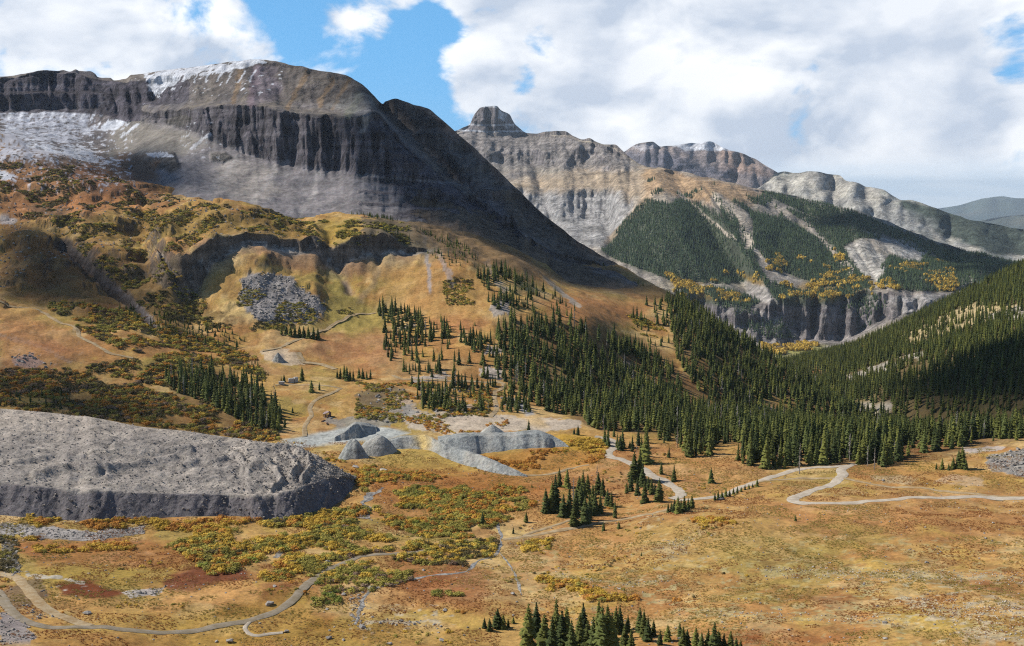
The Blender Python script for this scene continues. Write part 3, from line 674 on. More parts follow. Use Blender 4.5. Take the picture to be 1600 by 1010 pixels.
# snow: cap, basin, streaks in the chutes
MP.area([(225, 116), (300, 104), (411, 90), (420, 99), (360, 112), (300, 122), (250, 130)], SNOW, .92, 5, 6, .7, snow=1)
MP.area([(225, 118), (262, 112), (280, 128), (245, 150), (232, 140)], SNOW, .85, 5, 6, .6, snow=1)
for i in range(9):
    x = 262 + i * 17; MP.line([(x, 112), (x - 9, 128)], SNOW, 2.0, .7, 3, snow=1, grain=.5)
MP.area([(0, 160), (160, 160), (180, 230), (100, 250), (0, 250)], (122, 116, 116), .85, 8, 8)
MP.area([(0, 165), (100, 168), (150, 165), (140, 185), (150, 210), (100, 225), (0, 228)], (206, 210, 222), .75, 8, 12, 1.3, snow=.8)
for i in range(9):
    x = 20 + i * 16; MP.line([(x + 8, 162), (x - 6, 186)], SNOW, 3.0, .85, 3, snow=1, grain=.4)
MP.area([(160, 195), (190, 182), (195, 192), (178, 206), (158, 206)], SNOW, .95, 4, 5, .4, snow=1)
MP.line([(215, 195), (190, 215)], SNOW, 3, .8, 3, snow=1, grain=.5)
MP.line([(330, 210), (300, 232)], SNOW, 3, .5, 4, snow=1, grain=.7)
MP.area([(0, 222), (120, 226), (170, 250), (60, 262), (0, 250)], SNOW, .75, 8, 12, 1.1, snow=1)
MP.area([(225, 240), (262, 238), (272, 246), (240, 246)], SNOW, .8, 2, 3, .4, snow=1)
MP.apply(((b_left + b_top).ravel() > .35) * sstep(MP.x, 240, 215) * (MP.y > 113), (88, 84, 92), .92, rock=1.0, snow=0)
struct(G.mesh('mountain', M_mount, MP.attrs()))

# ------------------------------------------------------------------ hillside on the right
rc = [R(1150, 600, 1750), R(1240, 566, 1850), R(1300, 553, 1900), R(1350, 535, 1900), R(1420, 505, 1900), R(1500, 466, 1880), R(1560, 438, 1860), R(1600, 418, 1850), R(1700, 370, 1830), R(1880, 300, 1800)]
HL = [
 [Hd(1150, 900, -290), Hd(1330, 960, -240), Hd(1600, 930, -225), Hd(1880, 880, -210)],
 [Hd(1150, 1100, -270), R(1240, 640, 1150), R(1330, 634, 1080), R(1400, 620, 1060), R(1500, 620, 1010), R(1600, 620, 960), R(1880, 610, 900)],
 [Hd(1150, 1350, -270), R(1240, 600, 1430), R(1330, 595, 1330), R(1400, 580, 1250), R(1500, 565, 1180), R(1600, 550, 1140), R(1880, 500, 1080)],
 [Hd(1150, 1600, -285), R(1240, 575, 1700), R(1330, 555, 1650), R(1400, 535, 1560), R(1500, 505, 1500), R(1600, 478, 1460), R(1880, 400, 1400)],
 rc, [(a, r + 120, z - 25) for a, r, z in rc], [(a, r + 900, z - 500) for a, r, z in rc]]
HR = Layer(1150, 1880, 300, HL, [8, 44, 44, 40, 6, 8])
HR.Z = HR.Z + 6 * fbm(HR.X / 90, HR.Y / 90, 2.0, 4) + 3 * ridged(HR.X / 45, HR.Y / 70, 3.0, 3)
HR.update()
HP = Paint(HR, (112, 96, 64))
HP.mottle([((140, 124, 84), 0.1, .6), ((96, 92, 60), .1, .6)], 1 / 40.0)
for poly in ([(1400, 530), (1500, 478), (1560, 470), (1600, 478), (1600, 505), (1540, 500), (1480, 520), (1420, 540)], [(1440, 505), (1500, 490), (1490, 500), (1450, 515)]):
    HP.area(poly, (196, 176, 132), .9, 6, 8, .3, rock=.3)
for poly in ([(1540, 490), (1600, 480), (1600, 500), (1550, 505)], [(1320, 588), (1380, 568), (1420, 560), (1400, 575), (1330, 595)], [(1400, 555), (1450, 548), (1440, 562)], [(1290, 590), (1310, 595), (1320, 610), (1295, 600)], [(1330, 625), (1395, 635), (1390, 645), (1340, 640)]):
    HP.area(poly, (186, 178, 164), .9, 4, 6, .3, rock=.6)
HP.area([(1335, 545), (1365, 538), (1350, 550)], (168, 112, 66), .8, 4, 5)
HP.area([(1255, 580), (1290, 572), (1270, 585)], (170, 122, 76), .8, 4, 5)
struct(HR.mesh('hillside', M_valley, HP.attrs()))

# ------------------------------------------------------------------ far mountains
fc = [R(600, 250, 6900), R(690, 216, 6700), R(712, 204, 6600), R(722, 200, 6560), R(735, 193, 6540), R(739, 183, 6530), R(745, 173, 6520), R(751, 167, 6510), R(765, 165, 6500), R(776, 166, 6500), R(782, 171, 6490), R(796, 177, 6480), R(802, 188, 6460), R(806, 194, 6450), R(824, 206, 6380), R(840, 207, 6250), R(860, 205, 6150), R(880, 205, 6050), R(897, 212, 6000), R(910, 217, 5950), R(920, 216, 5920), R(933, 223, 5880), R(945, 226, 5840), R(960, 226, 5780), R(972, 236, 5700), R(985, 246, 5600), R(1000, 256, 5520), R(1012, 261, 5440), R(1030, 263, 5380), R(1060, 268, 5300), R(1103, 278, 5200), R(1146, 287, 5100), R(1193, 297, 5050), R(1230, 306, 5000), R(1264, 315, 4980), R(1324, 327, 4900), R(1381, 347, 4850), R(1440, 372, 4800), R(1510, 392, 4750), R(1600, 420, 4700), R(1900, 480, 4600)]
FL = [
 [Hd(600, 2900, -560), Hd(1250, 2900, -560), Hd(1900, 2900, -560)],
 [R(600, 540, 3500), R(1000, 545, 3450), R(1200, 552, 3450), R(1300, 552, 3450), R(1400, 530, 3500), R(1500, 500, 3550), R(1900, 480, 3600)],
 # foot of the lower cliffs
 [R(600, 520, 3700), R(1000, 505, 3650), R(1110, 508, 3650), R(1180, 535, 3620), R(1230, 541, 3600), R(1310, 541, 3600), R(1345, 525, 3640), R(1400, 496, 3700), R(1440, 482, 3740), R(1500, 470, 3800), R(1900, 465, 3900)],
 [R(600, 480, 3800), R(1000, 462, 3760), R(1100, 477, 3720), R(1150, 480, 3700), R(1210, 484, 3680), R(1280, 478, 3680), R(1330, 472, 3700), R(1370, 462, 3740), R(1400, 470, 3770), R(1440, 462, 3810), R(1500, 455, 3880), R(1900, 455, 3960)],
 [R(600, 430, 4200), R(800, 420, 4250), R(950, 405, 4200), R(1000, 420, 4000), R(1100, 440, 3930), R(1200, 452, 3900), R(1300, 445, 3900), R(1400, 440, 3950), R(1500, 435, 4020), R(1900, 450, 4100)],
 [R(600, 350, 5000), R(750, 345, 5050), R(860, 340, 5000), R(950, 350, 4800), R(1000, 345, 4550), R(1050, 340, 4450), R(1100, 355, 4400), R(1200, 380, 4300), R(1300, 390, 4300), R(1400, 400, 4350), R(1500, 412, 4400), R(1900, 445, 4300)],
 # pale cliff step high on the ridge
 [R(600, 320, 5300), R(750, 308, 5350), R(860, 305, 5280), R(950, 300, 5150), R(1000, 300, 4900), R(1050, 305, 4750), R(1100, 315, 4700), R(1200, 330, 4650), R(1300, 355, 4600), R(1400, 372, 4600), R(1500, 402, 4600), R(1900, 443, 4400)],
 [R(600, 280, 5900), R(740, 256, 5950), R(800, 258, 5850), R(880, 262, 5650), R(940, 268, 5450), R(1000, 275, 5200), R(1050, 280, 5050), R(1100, 290, 4980), R(1200, 307, 4850), R(1300, 335, 4780), R(1400, 360, 4720), R(1500, 397, 4680), R(1900, 441, 4500)],
 [R(600, 270, 6050), R(700, 232, 6150), R(740, 226, 6100), R(800, 230, 6020), R(880, 236, 5800), R(940, 243, 5600), R(1000, 264, 5330), R(1050, 272, 5180), R(1100, 284, 5080), R(1200, 301, 4940), R(1300, 327, 4840), R(1400, 355, 4760), R(1500, 395, 4700), R(1900, 450, 4550)],
 [R(600, 260, 6500), R(700, 213, 6450), R(730, 207, 6420), R(765, 206, 6400), R(800, 205, 6370), R(824, 209, 6330), R(880, 214, 5960), R(940, 230, 5760), R(1000, 258, 5450), R(1050, 268, 5260), R(1100, 280, 5140), R(1200, 299, 4990), R(1300, 322, 4880), R(1400, 352, 4800), R(1500, 391.5, 4730), R(1900, 478, 4580)],
 fc, [(a, r + 150, z - 40) for a, r, z in fc], [(a, r + 1500, z - 700) for a, r, z in fc]]
FR = [3, 12, 36, 22, 50, 44, 44, 26, 28, 28, 3, 4]
E = Layer(600, 1900, 820, FL, FR)
arc = E.A * 5000
def eb(lo, hi, soft=0.15): return sstep(E.V, lo - soft, lo + soft) * (1 - sstep(E.V, hi - soft, hi + soft))
c_low = eb(2, 3); c_hi = eb(7, 9, .2) * sstep(E.PX, 1010, 960); c_mid = eb(5, 6, .2) * sstep(E.PX, 980, 930); c_mesa = eb(9, 10.2, .1) * sstep(E.PX, 840, 810) * sstep(E.PX, 720, 735)
ec = np.clip(c_low + c_hi + c_mid + c_mesa, 0, 1)
E.R = E.R + ec * (80 * ridged(arc / 190, E.Z / 700, 1.0, 3) + 40 * ridged(arc / 60, E.Z / 260, 4.0, 2) + 20 * fbm(arc / 25, E.Z / 50, 6.0, 3) + 14 * vnoise(arc / 900, E.Z / 24, 2.0))
c_r = c_low * sstep(E.PX, 1050, 1120)
E.R = E.R + c_r * 120 * fbm(arc / 260 + .35, E.Z / 900, 8.0, 2)
# ribs and chutes running down to the right on the forested face
q = (E.PX - (E.PY - 300) * 0.62)
rib = eb(3.0, 8.6, .6) * sstep(E.PX, 990, 1060) * sstep(E.PX, 1580, 1450)
E.R = E.R + rib * (130 * ridged(q / 95 + 0.25 * fbm(arc / 700, E.Z / 700, 1.0, 2), 0 * q, 3.0, 2) + 45 * ridged(q / 30 + .3 * fbm(arc / 300, E.Z / 300, 4.0, 2), E.Z / 600, 5.0, 2) + 25 * fbm(arc / 70, E.Z / 70, 9.0, 3)) 
rib2 = eb(2.9, 9.9, .5) * sstep(E.PX, 1040, 960)
E.R = E.R + rib2 * (120 * ridged(arc / 260 + E.Z / 900, E.Z / 1200, 5.0, 3) + 45 * ridged(arc / 80, E.Z / 500, 3.0, 2) + 32 * fbm(arc / 60, E.Z / 80, 2.0, 3)) * sstep(E.V, 9.95, 9.4)
E.mono()
E.Z = E.Z + 9 * fbm(E.X / 110, E.Y / 110, 3.0, 4) * np.clip((9.8 - E.V) / .6, 0, 1) + np.clip(1 - np.abs(E.V - 10) / .3, 0, 1) * 5 * vnoise(arc / 35, 0 * arc, 2.0)
E.update()
stp = E.steep().ravel()
EP = Paint(E, (166, 158, 146)); EP.rock += .5
EP.mottle([((180, 166, 148), 0.0, .6), ((146, 140, 138), .1, .6), ((186, 174, 150), .2, .5)], 1 / 300.0)
EP.mottle([((140, 132, 128), .1, .5), ((190, 180, 166), .2, .5)], 1 / 70.0)
EP.apply(np.clip(ec.ravel() * 1.3, 0, 1), (146, 140, 138), .8, rock=1)
EP.apply(sstep(stp, 1.2, 2.4), (128, 122, 124), .7, rock=1)
EP.area([(780, 285), (900, 265), (1020, 268), (1010, 305), (900, 305), (820, 305)], (182, 162, 136), .8, 10, 10)
EP.area([(790, 300), (960, 300), (990, 330), (945, 385), (880, 385), (830, 340)], (176, 174, 172), .85, 10, 10, rock=.7)
EP.area([(1000, 262), (1050, 268), (1150, 288), (1200, 305), (1180, 320), (1100, 318), (1040, 302), (1010, 300)], (186, 154, 116), .85, 8, 8)
EP.area([(740, 165), (800, 165), (826, 206), (715, 206)], (132, 126, 128), .9, 4, 4, rock=1)
EP.line([(716, 204), (770, 206), (822, 205)], SNOW, 1.6, .8, 1, snow=1)
EP.line([(728, 195), (770, 196), (808, 195)], SNOW, 1.3, .7, 1, snow=1)
EP.line([(752, 166), (776, 167)], SNOW, 2, .9, 1, snow=1)
EP.area([(780, 172), (792, 178), (788, 190), (780, 184)], SNOW, .8, 2, 3, .6, snow=1)
EP.area([(1020, 275), (1040, 275), (1020, 310), (955, 385), (945, 380), (1000, 310)], (196, 166, 132), .7, 5, 5)
# forest, aspens and bare chutes
FOREST = [[(1010, 312), (1040, 318), (1070, 312), (1110, 325), (1180, 395), (1200, 440), (1140, 445), (1050, 440), (960, 405), (942, 392), (975, 350)],
          [(1170, 330), (1230, 345), (1300, 385), (1350, 430), (1365, 455), (1280, 445), (1210, 420), (1180, 380)],
          [(1110, 300), (1125, 310), (1150, 345), (1180, 385), (1165, 385), (1130, 345)],
          [(1190, 300), (1270, 318), (1340, 335), (1400, 358), (1500, 398), (1440, 396), (1380, 366), (1300, 350), (1240, 326)],
          [(1228, 326), (1300, 350), (1372, 368), (1345, 374), (1318, 386), (1338, 425), (1310, 400), (1270, 358)], [(1392, 420), (1440, 400), (1500, 408), (1560, 425), (1480, 455), (1400, 452), (1372, 442)],
          [(1050, 455), (1130, 452), (1190, 470), (1170, 482), (1090, 475)], [(1195, 440), (1250, 455), (1262, 478), (1210, 478)],
          [(1250, 455), (1340, 450), (1370, 462), (1330, 470), (1270, 478)], [(1390, 400), (1440, 420), (1470, 450), (1420, 455), (1380, 430)], [(1460, 385), (1600, 415), (1600, 450), (1500, 450), (1470, 420)]]
for poly in FOREST: EP.area(poly, (74, 84, 66), .9, 6, 6, rock=0)
ASPEN = [[(1230, 450), (1290, 430), (1350, 452), (1300, 470), (1250, 465)], [(1050, 440), (1100, 445), (1090, 455), (1050, 450)], [(1100, 455), (1160, 465), (1150, 472), (1090, 466)], [(1160, 430), (1200, 438), (1190, 448), (1165, 442)], [(1440, 430), (1480, 425), (1500, 450), (1460, 455)], [(1385, 440), (1420, 448), (1400, 455)], [(1295, 385), (1315, 400), (1305, 405)], [(1200, 545), (1280, 538), (1275, 552), (1200, 556)], [(1510, 370), (1560, 380), (1540, 385)]]
for poly in ASPEN: EP.area(poly, (150, 124, 70), .8, 6, 6)
for pts, w in (([(1120, 310), (1160, 340), (1170, 380)], 12), ([(1170, 380), (1215, 430), (1240, 450)], 4), ([(1060, 300), (1110, 345), (1150, 375)], 3.5), ([(1255, 345), (1290, 380), (1330, 425)], 7), ([(1195, 310), (1230, 335)], 6)):
    EP.line(pts, (196, 184, 168), w, .9, 3)
for poly in ([(1318, 388), (1345, 376), (1378, 400), (1388, 420), (1368, 440), (1340, 425)], [(1375, 372), (1420, 375), (1450, 395), (1435, 412), (1400, 395), (1378, 385)], [(1385, 350), (1400, 335), (1425, 340), (1420, 352), (1395, 358)], [(1480, 365), (1510, 360), (1515, 375), (1480, 380)]):
    EP.area(poly, (196, 192, 184), .9, 5, 5, rock=.8)
EP.area([(1380, 350), (1440, 340), (1500, 365), (1470, 390), (1420, 375)], (150, 150, 150), .7, 8, 8)
EP.area([(1430, 420), (1500, 400), (1560, 420), (1500, 450), (1440, 450)], (166, 160, 150), .6, 10, 10, .4)
EP.area([(1160, 440), (1200, 450), (1215, 475), (1175, 470)], (180, 174, 168), .8, 4, 4, rock=.8)
EP.area([(1050, 448), (1150, 450), (1140, 458), (1050, 455)], (186, 178, 164), .7, 4, 4)
EP.area([(1380, 465), (1470, 460), (1465, 478), (1410, 490)], (180, 176, 172), .8, 4, 4, rock=.8)
EP.area([(1195, 548), (1290, 540), (1280, 560), (1190, 560)], (150, 148, 84), .9, 5, 5)
struct(E.mesh('far_mountain', M_far, EP.attrs()))

def simple_range(name, px0, px1, ncol, cr, foot_r, foot_z, base, amp, seed, covers, rows=50, steps=(.45, .7)):
    mid = [(a, r - (r - foot_r) * .28, z - (z - foot_z) * steps[0]) for a, r, z in cr]
    midu = [(a, r - (r - foot_r) * .10, z - (z - foot_z) * .12) for a, r, z in cr]
    foot = [(a, foot_r, foot_z) for a, r, z in cr]
    L = Layer(px0, px1, ncol, [foot, mid, midu, cr, [(a, r + 300, z - 60) for a, r, z in cr], [(a, r * 1.2, foot_z) for a, r, z in cr]], [rows // 3, rows // 3, rows // 3, 4, 6])
    arc = L.A * float(np.median(L.R))
    fade = np.clip(L.V / .6, 0, 1) * np.clip((2.95 - L.V) / .25, 0, 1)
    L.R = L.R + fade * amp * (1.3 * ridged(arc / (amp * 3.2) + L.Z / (amp * 9), L.Z / (amp * 12), seed, 3) + .7 * ridged(arc / amp, L.Z / (amp * 4), seed + 5, 2) + .5 * fbm(arc / (amp * .7), L.Z / (amp * .8), seed + 2, 3))
    L.mono()
    L.Z = L.Z + fade * amp * .1 * fbm(L.X / amp, L.Y / amp, seed, 3) + np.clip(1 - np.abs(L.V - 3) / .4, 0, 1) * amp * .06 * vnoise(arc / (amp * .4), 0 * arc, seed)
    L.update()
    Q = Paint(L, base)
    covers(Q)
    struct(L.mesh(name, M_far, Q.attrs()))
    return L

c3 = [R(900, 270, 9600), R(960, 240, 9600), R(975, 236, 9600), R(990, 228, 9550), R(1003, 224, 9500), R(1020, 223, 9500), R(1035, 229, 9500), R(1048, 229, 9700), R(1070, 226, 9700), R(1090, 224, 9700), R(1108, 222, 9700), R(1122, 227, 9650), R(1140, 234, 9600), R(1158, 240, 9550), R(1170, 245, 9500), R(1180, 248, 9450), R(1200, 260, 9400), R(1225, 275, 9300), R(1260, 300, 9200)]
def cov3(Q):
    Q.mottle([((160, 146, 140), 0, .6), ((130, 126, 134), .1, .6)], 1 / 300.0); Q.rock += .7
    Q.area([(1120, 230), (1160, 245), (1210, 275), (1130, 270)], (176, 150, 134), .8, 8, 8)
    Q.area([(960, 235), (1060, 245), (1160, 275), (1060, 280), (950, 260)], (112, 112, 124), .85, 8, 8, rock=1)
    Q.area([(1050, 228), (1108, 220), (1140, 235), (1110, 236), (1070, 234)], SNOW, .9, 2, 3, .3, snow=1)
    Q.area([(985, 228), (1020, 221), (1035, 230), (1000, 236)], (200, 198, 204), .7, 3, 3, .4, snow=.6)
simple_range('snowy_far_mountain', 900, 1260, 200, c3, 7600, -300, (146, 138, 138), 160, 3.0, cov3)
c2 = [R(1150, 312, 7600), R(1180, 298, 7600), R(1195, 288, 7600), R(1205, 278, 7600), R(1215, 270, 7600), R(1228, 267, 7600), R(1250, 270, 7550), R(1262, 268, 7550), R(1290, 271, 7500), R(1312, 274, 7500), R(1322, 282, 7450), R(1340, 286, 7400), R(1355, 292, 7400), R(1368, 295, 7350), R(1380, 298, 7300), R(1398, 308, 7250), R(1408, 312, 7200), R(1420, 313, 7200), R(1442, 319, 7150), R(1478, 332, 7100), R(1513, 344, 7000), R(1560, 352, 6950), R(1600, 361, 6900), R(1700, 385, 6800), R(1880, 420, 6700)]
def cov2(Q):
    Q.mottle([((190, 186, 174), 0, .6), ((170, 170, 166), .1, .6), ((150, 156, 146), .2, .5)], 1 / 260.0)
    Q.mottle([((140, 140, 140), .15, .5)], 1 / 90.0); Q.rock += .6
    Q.area([(1405, 310), (1480, 330), (1620, 360), (1700, 400), (1560, 400), (1480, 370), (1420, 340)], (70, 82, 74), .95, 4, 5)
    Q.area([(1330, 330), (1400, 318), (1480, 360), (1400, 370)], (150, 152, 152), .5, 8, 8)
E2 = simple_range('pale_far_mountain', 1150, 1880, 260, c2, 5400, -420, (190, 186, 176), 130, 6.0, cov2, 66)

# distant plain and the blue hills on the horizon
PLAIN_Z = -1150.0
n = 60
xs = np.linspace(-45000, 45000, n); ys = np.linspace(-8000, 59000, n)
gx, gy = np.meshgrid(xs, ys); co = np.stack([gx, gy, np.full_like(gx, PLAIN_Z)], -1).reshape(-1, 3)
i = np.arange(n - 1)[:, None] * n + np.arange(n - 1)[None, :]
quads = np.stack([i, i + 1, i + n + 1, i + n], -1).reshape(-1, 4)
pc = np.zeros((len(co), 3)) + alb((128, 128, 92))
struct(grid_mesh('plain', co, quads, M_plain, {'col': pc, 'rock': np.zeros(len(co)), 'snow': np.zeros(len(co))}))
def covh(Q): Q.mottle([((86, 98, 84), 0, .6), ((112, 108, 92), .1, .5)], 1 / 2500.0)
hc = [R(1300, 345, 46000), R(1450, 328, 46000), R(1480, 324, 46000), R(1510, 318, 46000), R(1535, 312, 46000), R(1556, 307, 46000), R(1572, 308, 46000), R(1600, 311, 46000), R(1660, 318, 46000), R(1760, 325, 46000), R(1900, 330, 46000)]
simple_range('distant_hills', 1300, 1900, 120, hc, 36000, PLAIN_Z - 20, (72, 88, 84), 900, 2.0, covh, 36)
hc2 = [R(1300, 362, 26000), R(1450, 356, 26000), R(1500, 350, 26000), R(1540, 343, 26000), R(1580, 337, 26000), R(1620, 335, 26000), R(1700, 340, 26000), R(1900, 350, 26000)]
simple_range('distant_foothills', 1300, 1900, 120, hc2, 19000, PLAIN_Z - 20, (84, 86, 80), 600, 4.0, covh, 36)

# ------------------------------------------------------------------ haze
def make_haze():
    lo = (-46000, -9000, PLAIN_Z - 25); hi = (46000, 60000, 560)
    bm = bmesh.new(); bmesh.ops.create_cube(bm, size=1)
    for v in bm.verts:
        v.co = Vector([(lo[k] + hi[k]) / 2 + v.co[k] * (hi[k] - lo[k]) for k in range(3)])
    me = bpy.data.meshes.new('haze'); bm.to_mesh(me); bm.free()
    m = bpy.data.materials.new('haze_air'); m.use_nodes = True; m.node_tree.nodes.clear(); b = NB(m.node_tree)
    pv = b.n('ShaderNodeVolumePrincipled'); pv.inputs['Density'].default_value = 1.6e-5
    pv.inputs['Color'].default_value = (0.74, 0.87, 1.0, 1); pv.inputs['Anisotropy'].default_value = 0.2
    b.link(pv.outputs[0], b.n('ShaderNodeOutputMaterial').inputs['Volume'])
    me.materials.append(m)
    o = bpy.data.objects.new('haze', me); col0.objects.link(o); o['kind'] = 'stuff'
    o['label'] = 'thin blue haze over the far mountains and the plain'; o['category'] = 'haze'
make_haze()
#__PART2__

# ------------------------------------------------------------------ tagging helpers
def tag(o, label, cat, group=None):
    o['label'] = label; o['category'] = cat
    if group: o['group'] = group
    return o

def mesh_obj(name, verts, faces, material, parent=None, smooth=False):
    me = bpy.data.meshes.new(name); me.from_pydata([tuple(map(float, v)) for v in verts], [], [tuple(map(int, f)) for f in faces]); me.update()
    for m in (material if isinstance(material, list) else [material]): me.materials.append(m)
    if smooth: me.polygons.foreach_set('use_smooth', [True] * len(me.polygons))
    o = bpy.data.objects.new(name, me); col0.objects.link(o)
    if parent is not None: o.parent = parent
    return o

def raw_mesh(name, verts, faces, material):
    me = bpy.data.meshes.new(name); me.from_pydata([tuple(map(float, v)) for v in verts], [], [tuple(map(int, f)) for f in faces]); me.update()
    me.materials.append(material); return me

def gz(x, y):
    return V.height(np.atleast_1d(np.asarray(x, float)), np.atleast_1d(np.asarray(y, float)))

# ------------------------------------------------------------------ spoil heaps
M_heap = terrain_mat('mine_spoil', 0.5, 0, 1.1, 0.62)

def resample(pts, n):
    pts = np.asarray(pts, float); d = np.concatenate([[0], np.cumsum(np.hypot(*np.diff(pts, axis=0).T))])
    t = np.linspace(0, d[-1], n)
    return np.stack([pchip(d, pts[:, 0], t), pchip(d, pts[:, 1], t)], -1)

def by_index(pts, n):
    p = np.asarray(pts, float); t = np.linspace(0, len(p) - 1, n); k = np.arange(len(p)); return np.stack([pchip(k, p[:, 0], t), pchip(k, p[:, 1], t)], -1)

def pile(name, base, crest, slope, back_rise, depth, paintf, n=90, mf=14, mt=14, mb=8, back=None, rough=0.5, ends=True):
    """a heap: front foot and crest traced on the photo, dumped at the angle of repose, with a back side"""
    f_ = by_index if back is not None else resample
    bp = f_(base, n); cp = f_(crest, n)
    kp = f_(back, n) if back is not None else None
    S = []
    for i in range(n):
        b0 = V.hit(*bp[i]); r0 = math.hypot(b0[0], b0[1]); z0 = b0[2]
        a, t = map(float, ray(*cp[i]))
        h = max((t * r0 - z0) / (1 - t / slope), 0.05); r1 = r0 + h / slope; z1 = z0 + h
        c = np.array([r1 * math.sin(a), r1 * math.cos(a), z1])
        if kp is not None:
            a2, t2 = map(float, ray(*kp[i])); r2 = max((z1 - .055 * r1) / (t2 - .055), r1 + 0.5); z2 = z1 + .055 * (r2 - r1)
        else:
            dd = depth * min(1, h / 4); a2 = a; r2 = r1 + dd; z2 = z1 + back_rise
        k = np.array([r2 * math.sin(a2), r2 * math.cos(a2), z2])
        u = k - c; u[2] = 0; u = u / (np.linalg.norm(u) + 1e-6)
        e = k + u * (h / slope * 1.3 + 2.0); e[2] = gz(e[0], e[1])[0] - 1.2
        b0 = b0 - np.array([0, 0, .5])
        row = []
        for q in range(mf): f = q / mf; row.append(b0 + (c - b0) * f)
        for q in range(mt): f = q / mt; row.append(c + (k - c) * f)
        for q in range(mb + 1): f = q / mb; row.append(k + (e - k) * f)
        S.append(row)
    S = np.array(S); m = S.shape[1]
    X, Y, Zz = S[..., 0], S[..., 1], S[..., 2]
    fr = np.clip(np.arange(m) / 3.0, 0, 1)[None, :]
    S[..., 2] += rough * fr * (fbm(X / 9, Y / 9, 3.0, 4) * 1.6 + 0.7 * fbm(X / 2.6, Y / 2.6, 1.0, 2))
    face = (np.arange(m) < mf)[None, :] * np.sin(np.clip(np.arange(m) / mf, 0, 1) * math.pi)[None, :]
    along = np.cumsum(np.concatenate([[0], np.hypot(np.diff(X[:, 0]), np.diff(Y[:, 0]))]))[:, None]
    S[..., 2] += face * rough * 1.5 * ridged(along / 5.0 + 0 * X, 0 * X, 2.0, 2)
    co = S.reshape(-1, 3)
    i = np.arange(n - 1)[:, None] * m + np.arange(m - 1)[None, :]
    quads = np.stack([i, i + m, i + m + 1, i + 1], -1).reshape(-1, 4)
    px, py = project(co[:, 0], co[:, 1], co[:, 2])
    c = paintf(px, py, co)
    o = grid_mesh(name, co, quads, M_heap, {'col': c, 'rock': np.zeros(len(co)), 'snow': np.zeros(len(co))})
    return o, S

def blend(c, m, col): return c * (1 - m[:, None]) + alb(col) * m[:, None]

def heap_paint(px, py, co):
    n1 = fbm(co[:, 0] / 14, co[:, 1] / 14, 2.0, 4); n2 = fbm(co[:, 0] / 4, co[:, 1] / 4, 5.0, 3)
    c = np.zeros((len(co), 3)) + alb((166, 158, 150))
    c = blend(c, sstep(n1, -.1, .4) * .7, (190, 180, 168)); c = blend(c, sstep(n2, .05, .5) * .5, (128, 123, 118))
    c = blend(c, sstep(py, 700, 650) * .5, (200, 186, 170))
    f = (np.arange(len(co)) % 127) / 26.0      # the front face is coloured a darker grey than the top
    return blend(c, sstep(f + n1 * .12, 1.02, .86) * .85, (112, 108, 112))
heap_base = [(-260, 795), (-120, 800), (0, 806), (75, 812), (148, 815), (222, 812), (300, 808), (370, 807), (420, 816), (455, 814), (484, 808), (510, 797), (532, 785), (547, 770), (556, 756)]
heap_crest = [(-260, 745), (-120, 750), (0, 755), (74, 761), (148, 766), (222, 770), (300, 771), (365, 772), (405, 774), (436, 770), (464, 762), (490, 753), (512, 747), (532, 746), (553, 752)]
heap_back = [(-260, 612), (-120, 628), (0, 639), (74, 645), (148, 654), (222, 667), (300, 676), (365, 684), (405, 690), (436, 694), (464, 700), (492, 710), (516, 725), (536, 738), (555, 751)]
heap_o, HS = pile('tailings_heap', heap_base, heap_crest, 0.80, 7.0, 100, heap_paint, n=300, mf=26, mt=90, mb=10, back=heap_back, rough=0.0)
tag(heap_o, 'huge grey flat-topped mine spoil heap spreading in from the left edge', 'spoil heap')
# terraced, wavy top of the big heap
me = heap_o.data; nv = len(me.vertices); co = np.zeros(nv * 3); me.vertices.foreach_get('co', co); co = co.reshape(-1, 3)
hpx, hpy = project(co[:, 0], co[:, 1], co[:, 2])
mcol = np.tile(np.arange(HS.shape[1]), HS.shape[0]).astype(float)
topm = sstep(mcol, 24, 30) * (1 - sstep(mcol, 112, 118)); facem = sstep(mcol, 1, 6) * (1 - sstep(mcol, 22, 28))
ex, ey = V.hit(470, 740)[:2] + np.array([-35, 12])
rad = np.hypot((co[:, 0] - ex) / 1.5, (co[:, 1] - ey))
co[:, 2] += topm * (0.9 * ridged(rad / 12 + .5 * fbm(co[:, 0] / 30, co[:, 1] / 30, 2.0, 2), 0 * rad, 1.0, 2) * sstep(hpx, 150, 330) + 1.5 * fbm(co[:, 0] / 26, co[:, 1] / 14, 4.0, 4) + .55 * fbm(co[:, 0] / 5, co[:, 1] / 5, 8.0, 3) + .35 * fbm(co[:, 0] / 1.8, co[:, 1] / 1.8, 2.0, 2))
for pts in ([(405, 788), (430, 781), (454, 775), (475, 770), (495, 760)], [(472, 748), (482, 736), (485, 722), (478, 712), (462, 706)], [(455, 744), (463, 731), (458, 718), (446, 710)], [(425, 765), (441, 750), (431, 735), (410, 726), (394, 722)], [(380, 736), (400, 729), (420, 729)], [(120, 728), (170, 731), (230, 722), (272, 715)], [(55, 743), (110, 731), (152, 736)], [(285, 731), (310, 722), (340, 723), (362, 716)], [(340, 700), (366, 711), (380, 724)], [(20, 720), (80, 712), (130, 716)], [(180, 700), (240, 705), (300, 702)]):
    d = line_d(hpx + 3 * fbm(co[:, 0] / 9, co[:, 1] / 9, 3.0, 2), hpy, pts); co[:, 2] += topm * (1.9 * np.exp(-(d / 3.6) ** 2) - .5 * np.exp(-((d - 8) / 4) ** 2))
co[:, 2] += facem * (.8 * ridged(co[:, 0] / 5.5, 0 * rad, 3.0, 3) + .4 * fbm(co[:, 0] / 1.5, co[:, 2] / 3, 3.0, 2))
me.vertices.foreach_set('co', co.astype(np.float32).ravel()); me.update()
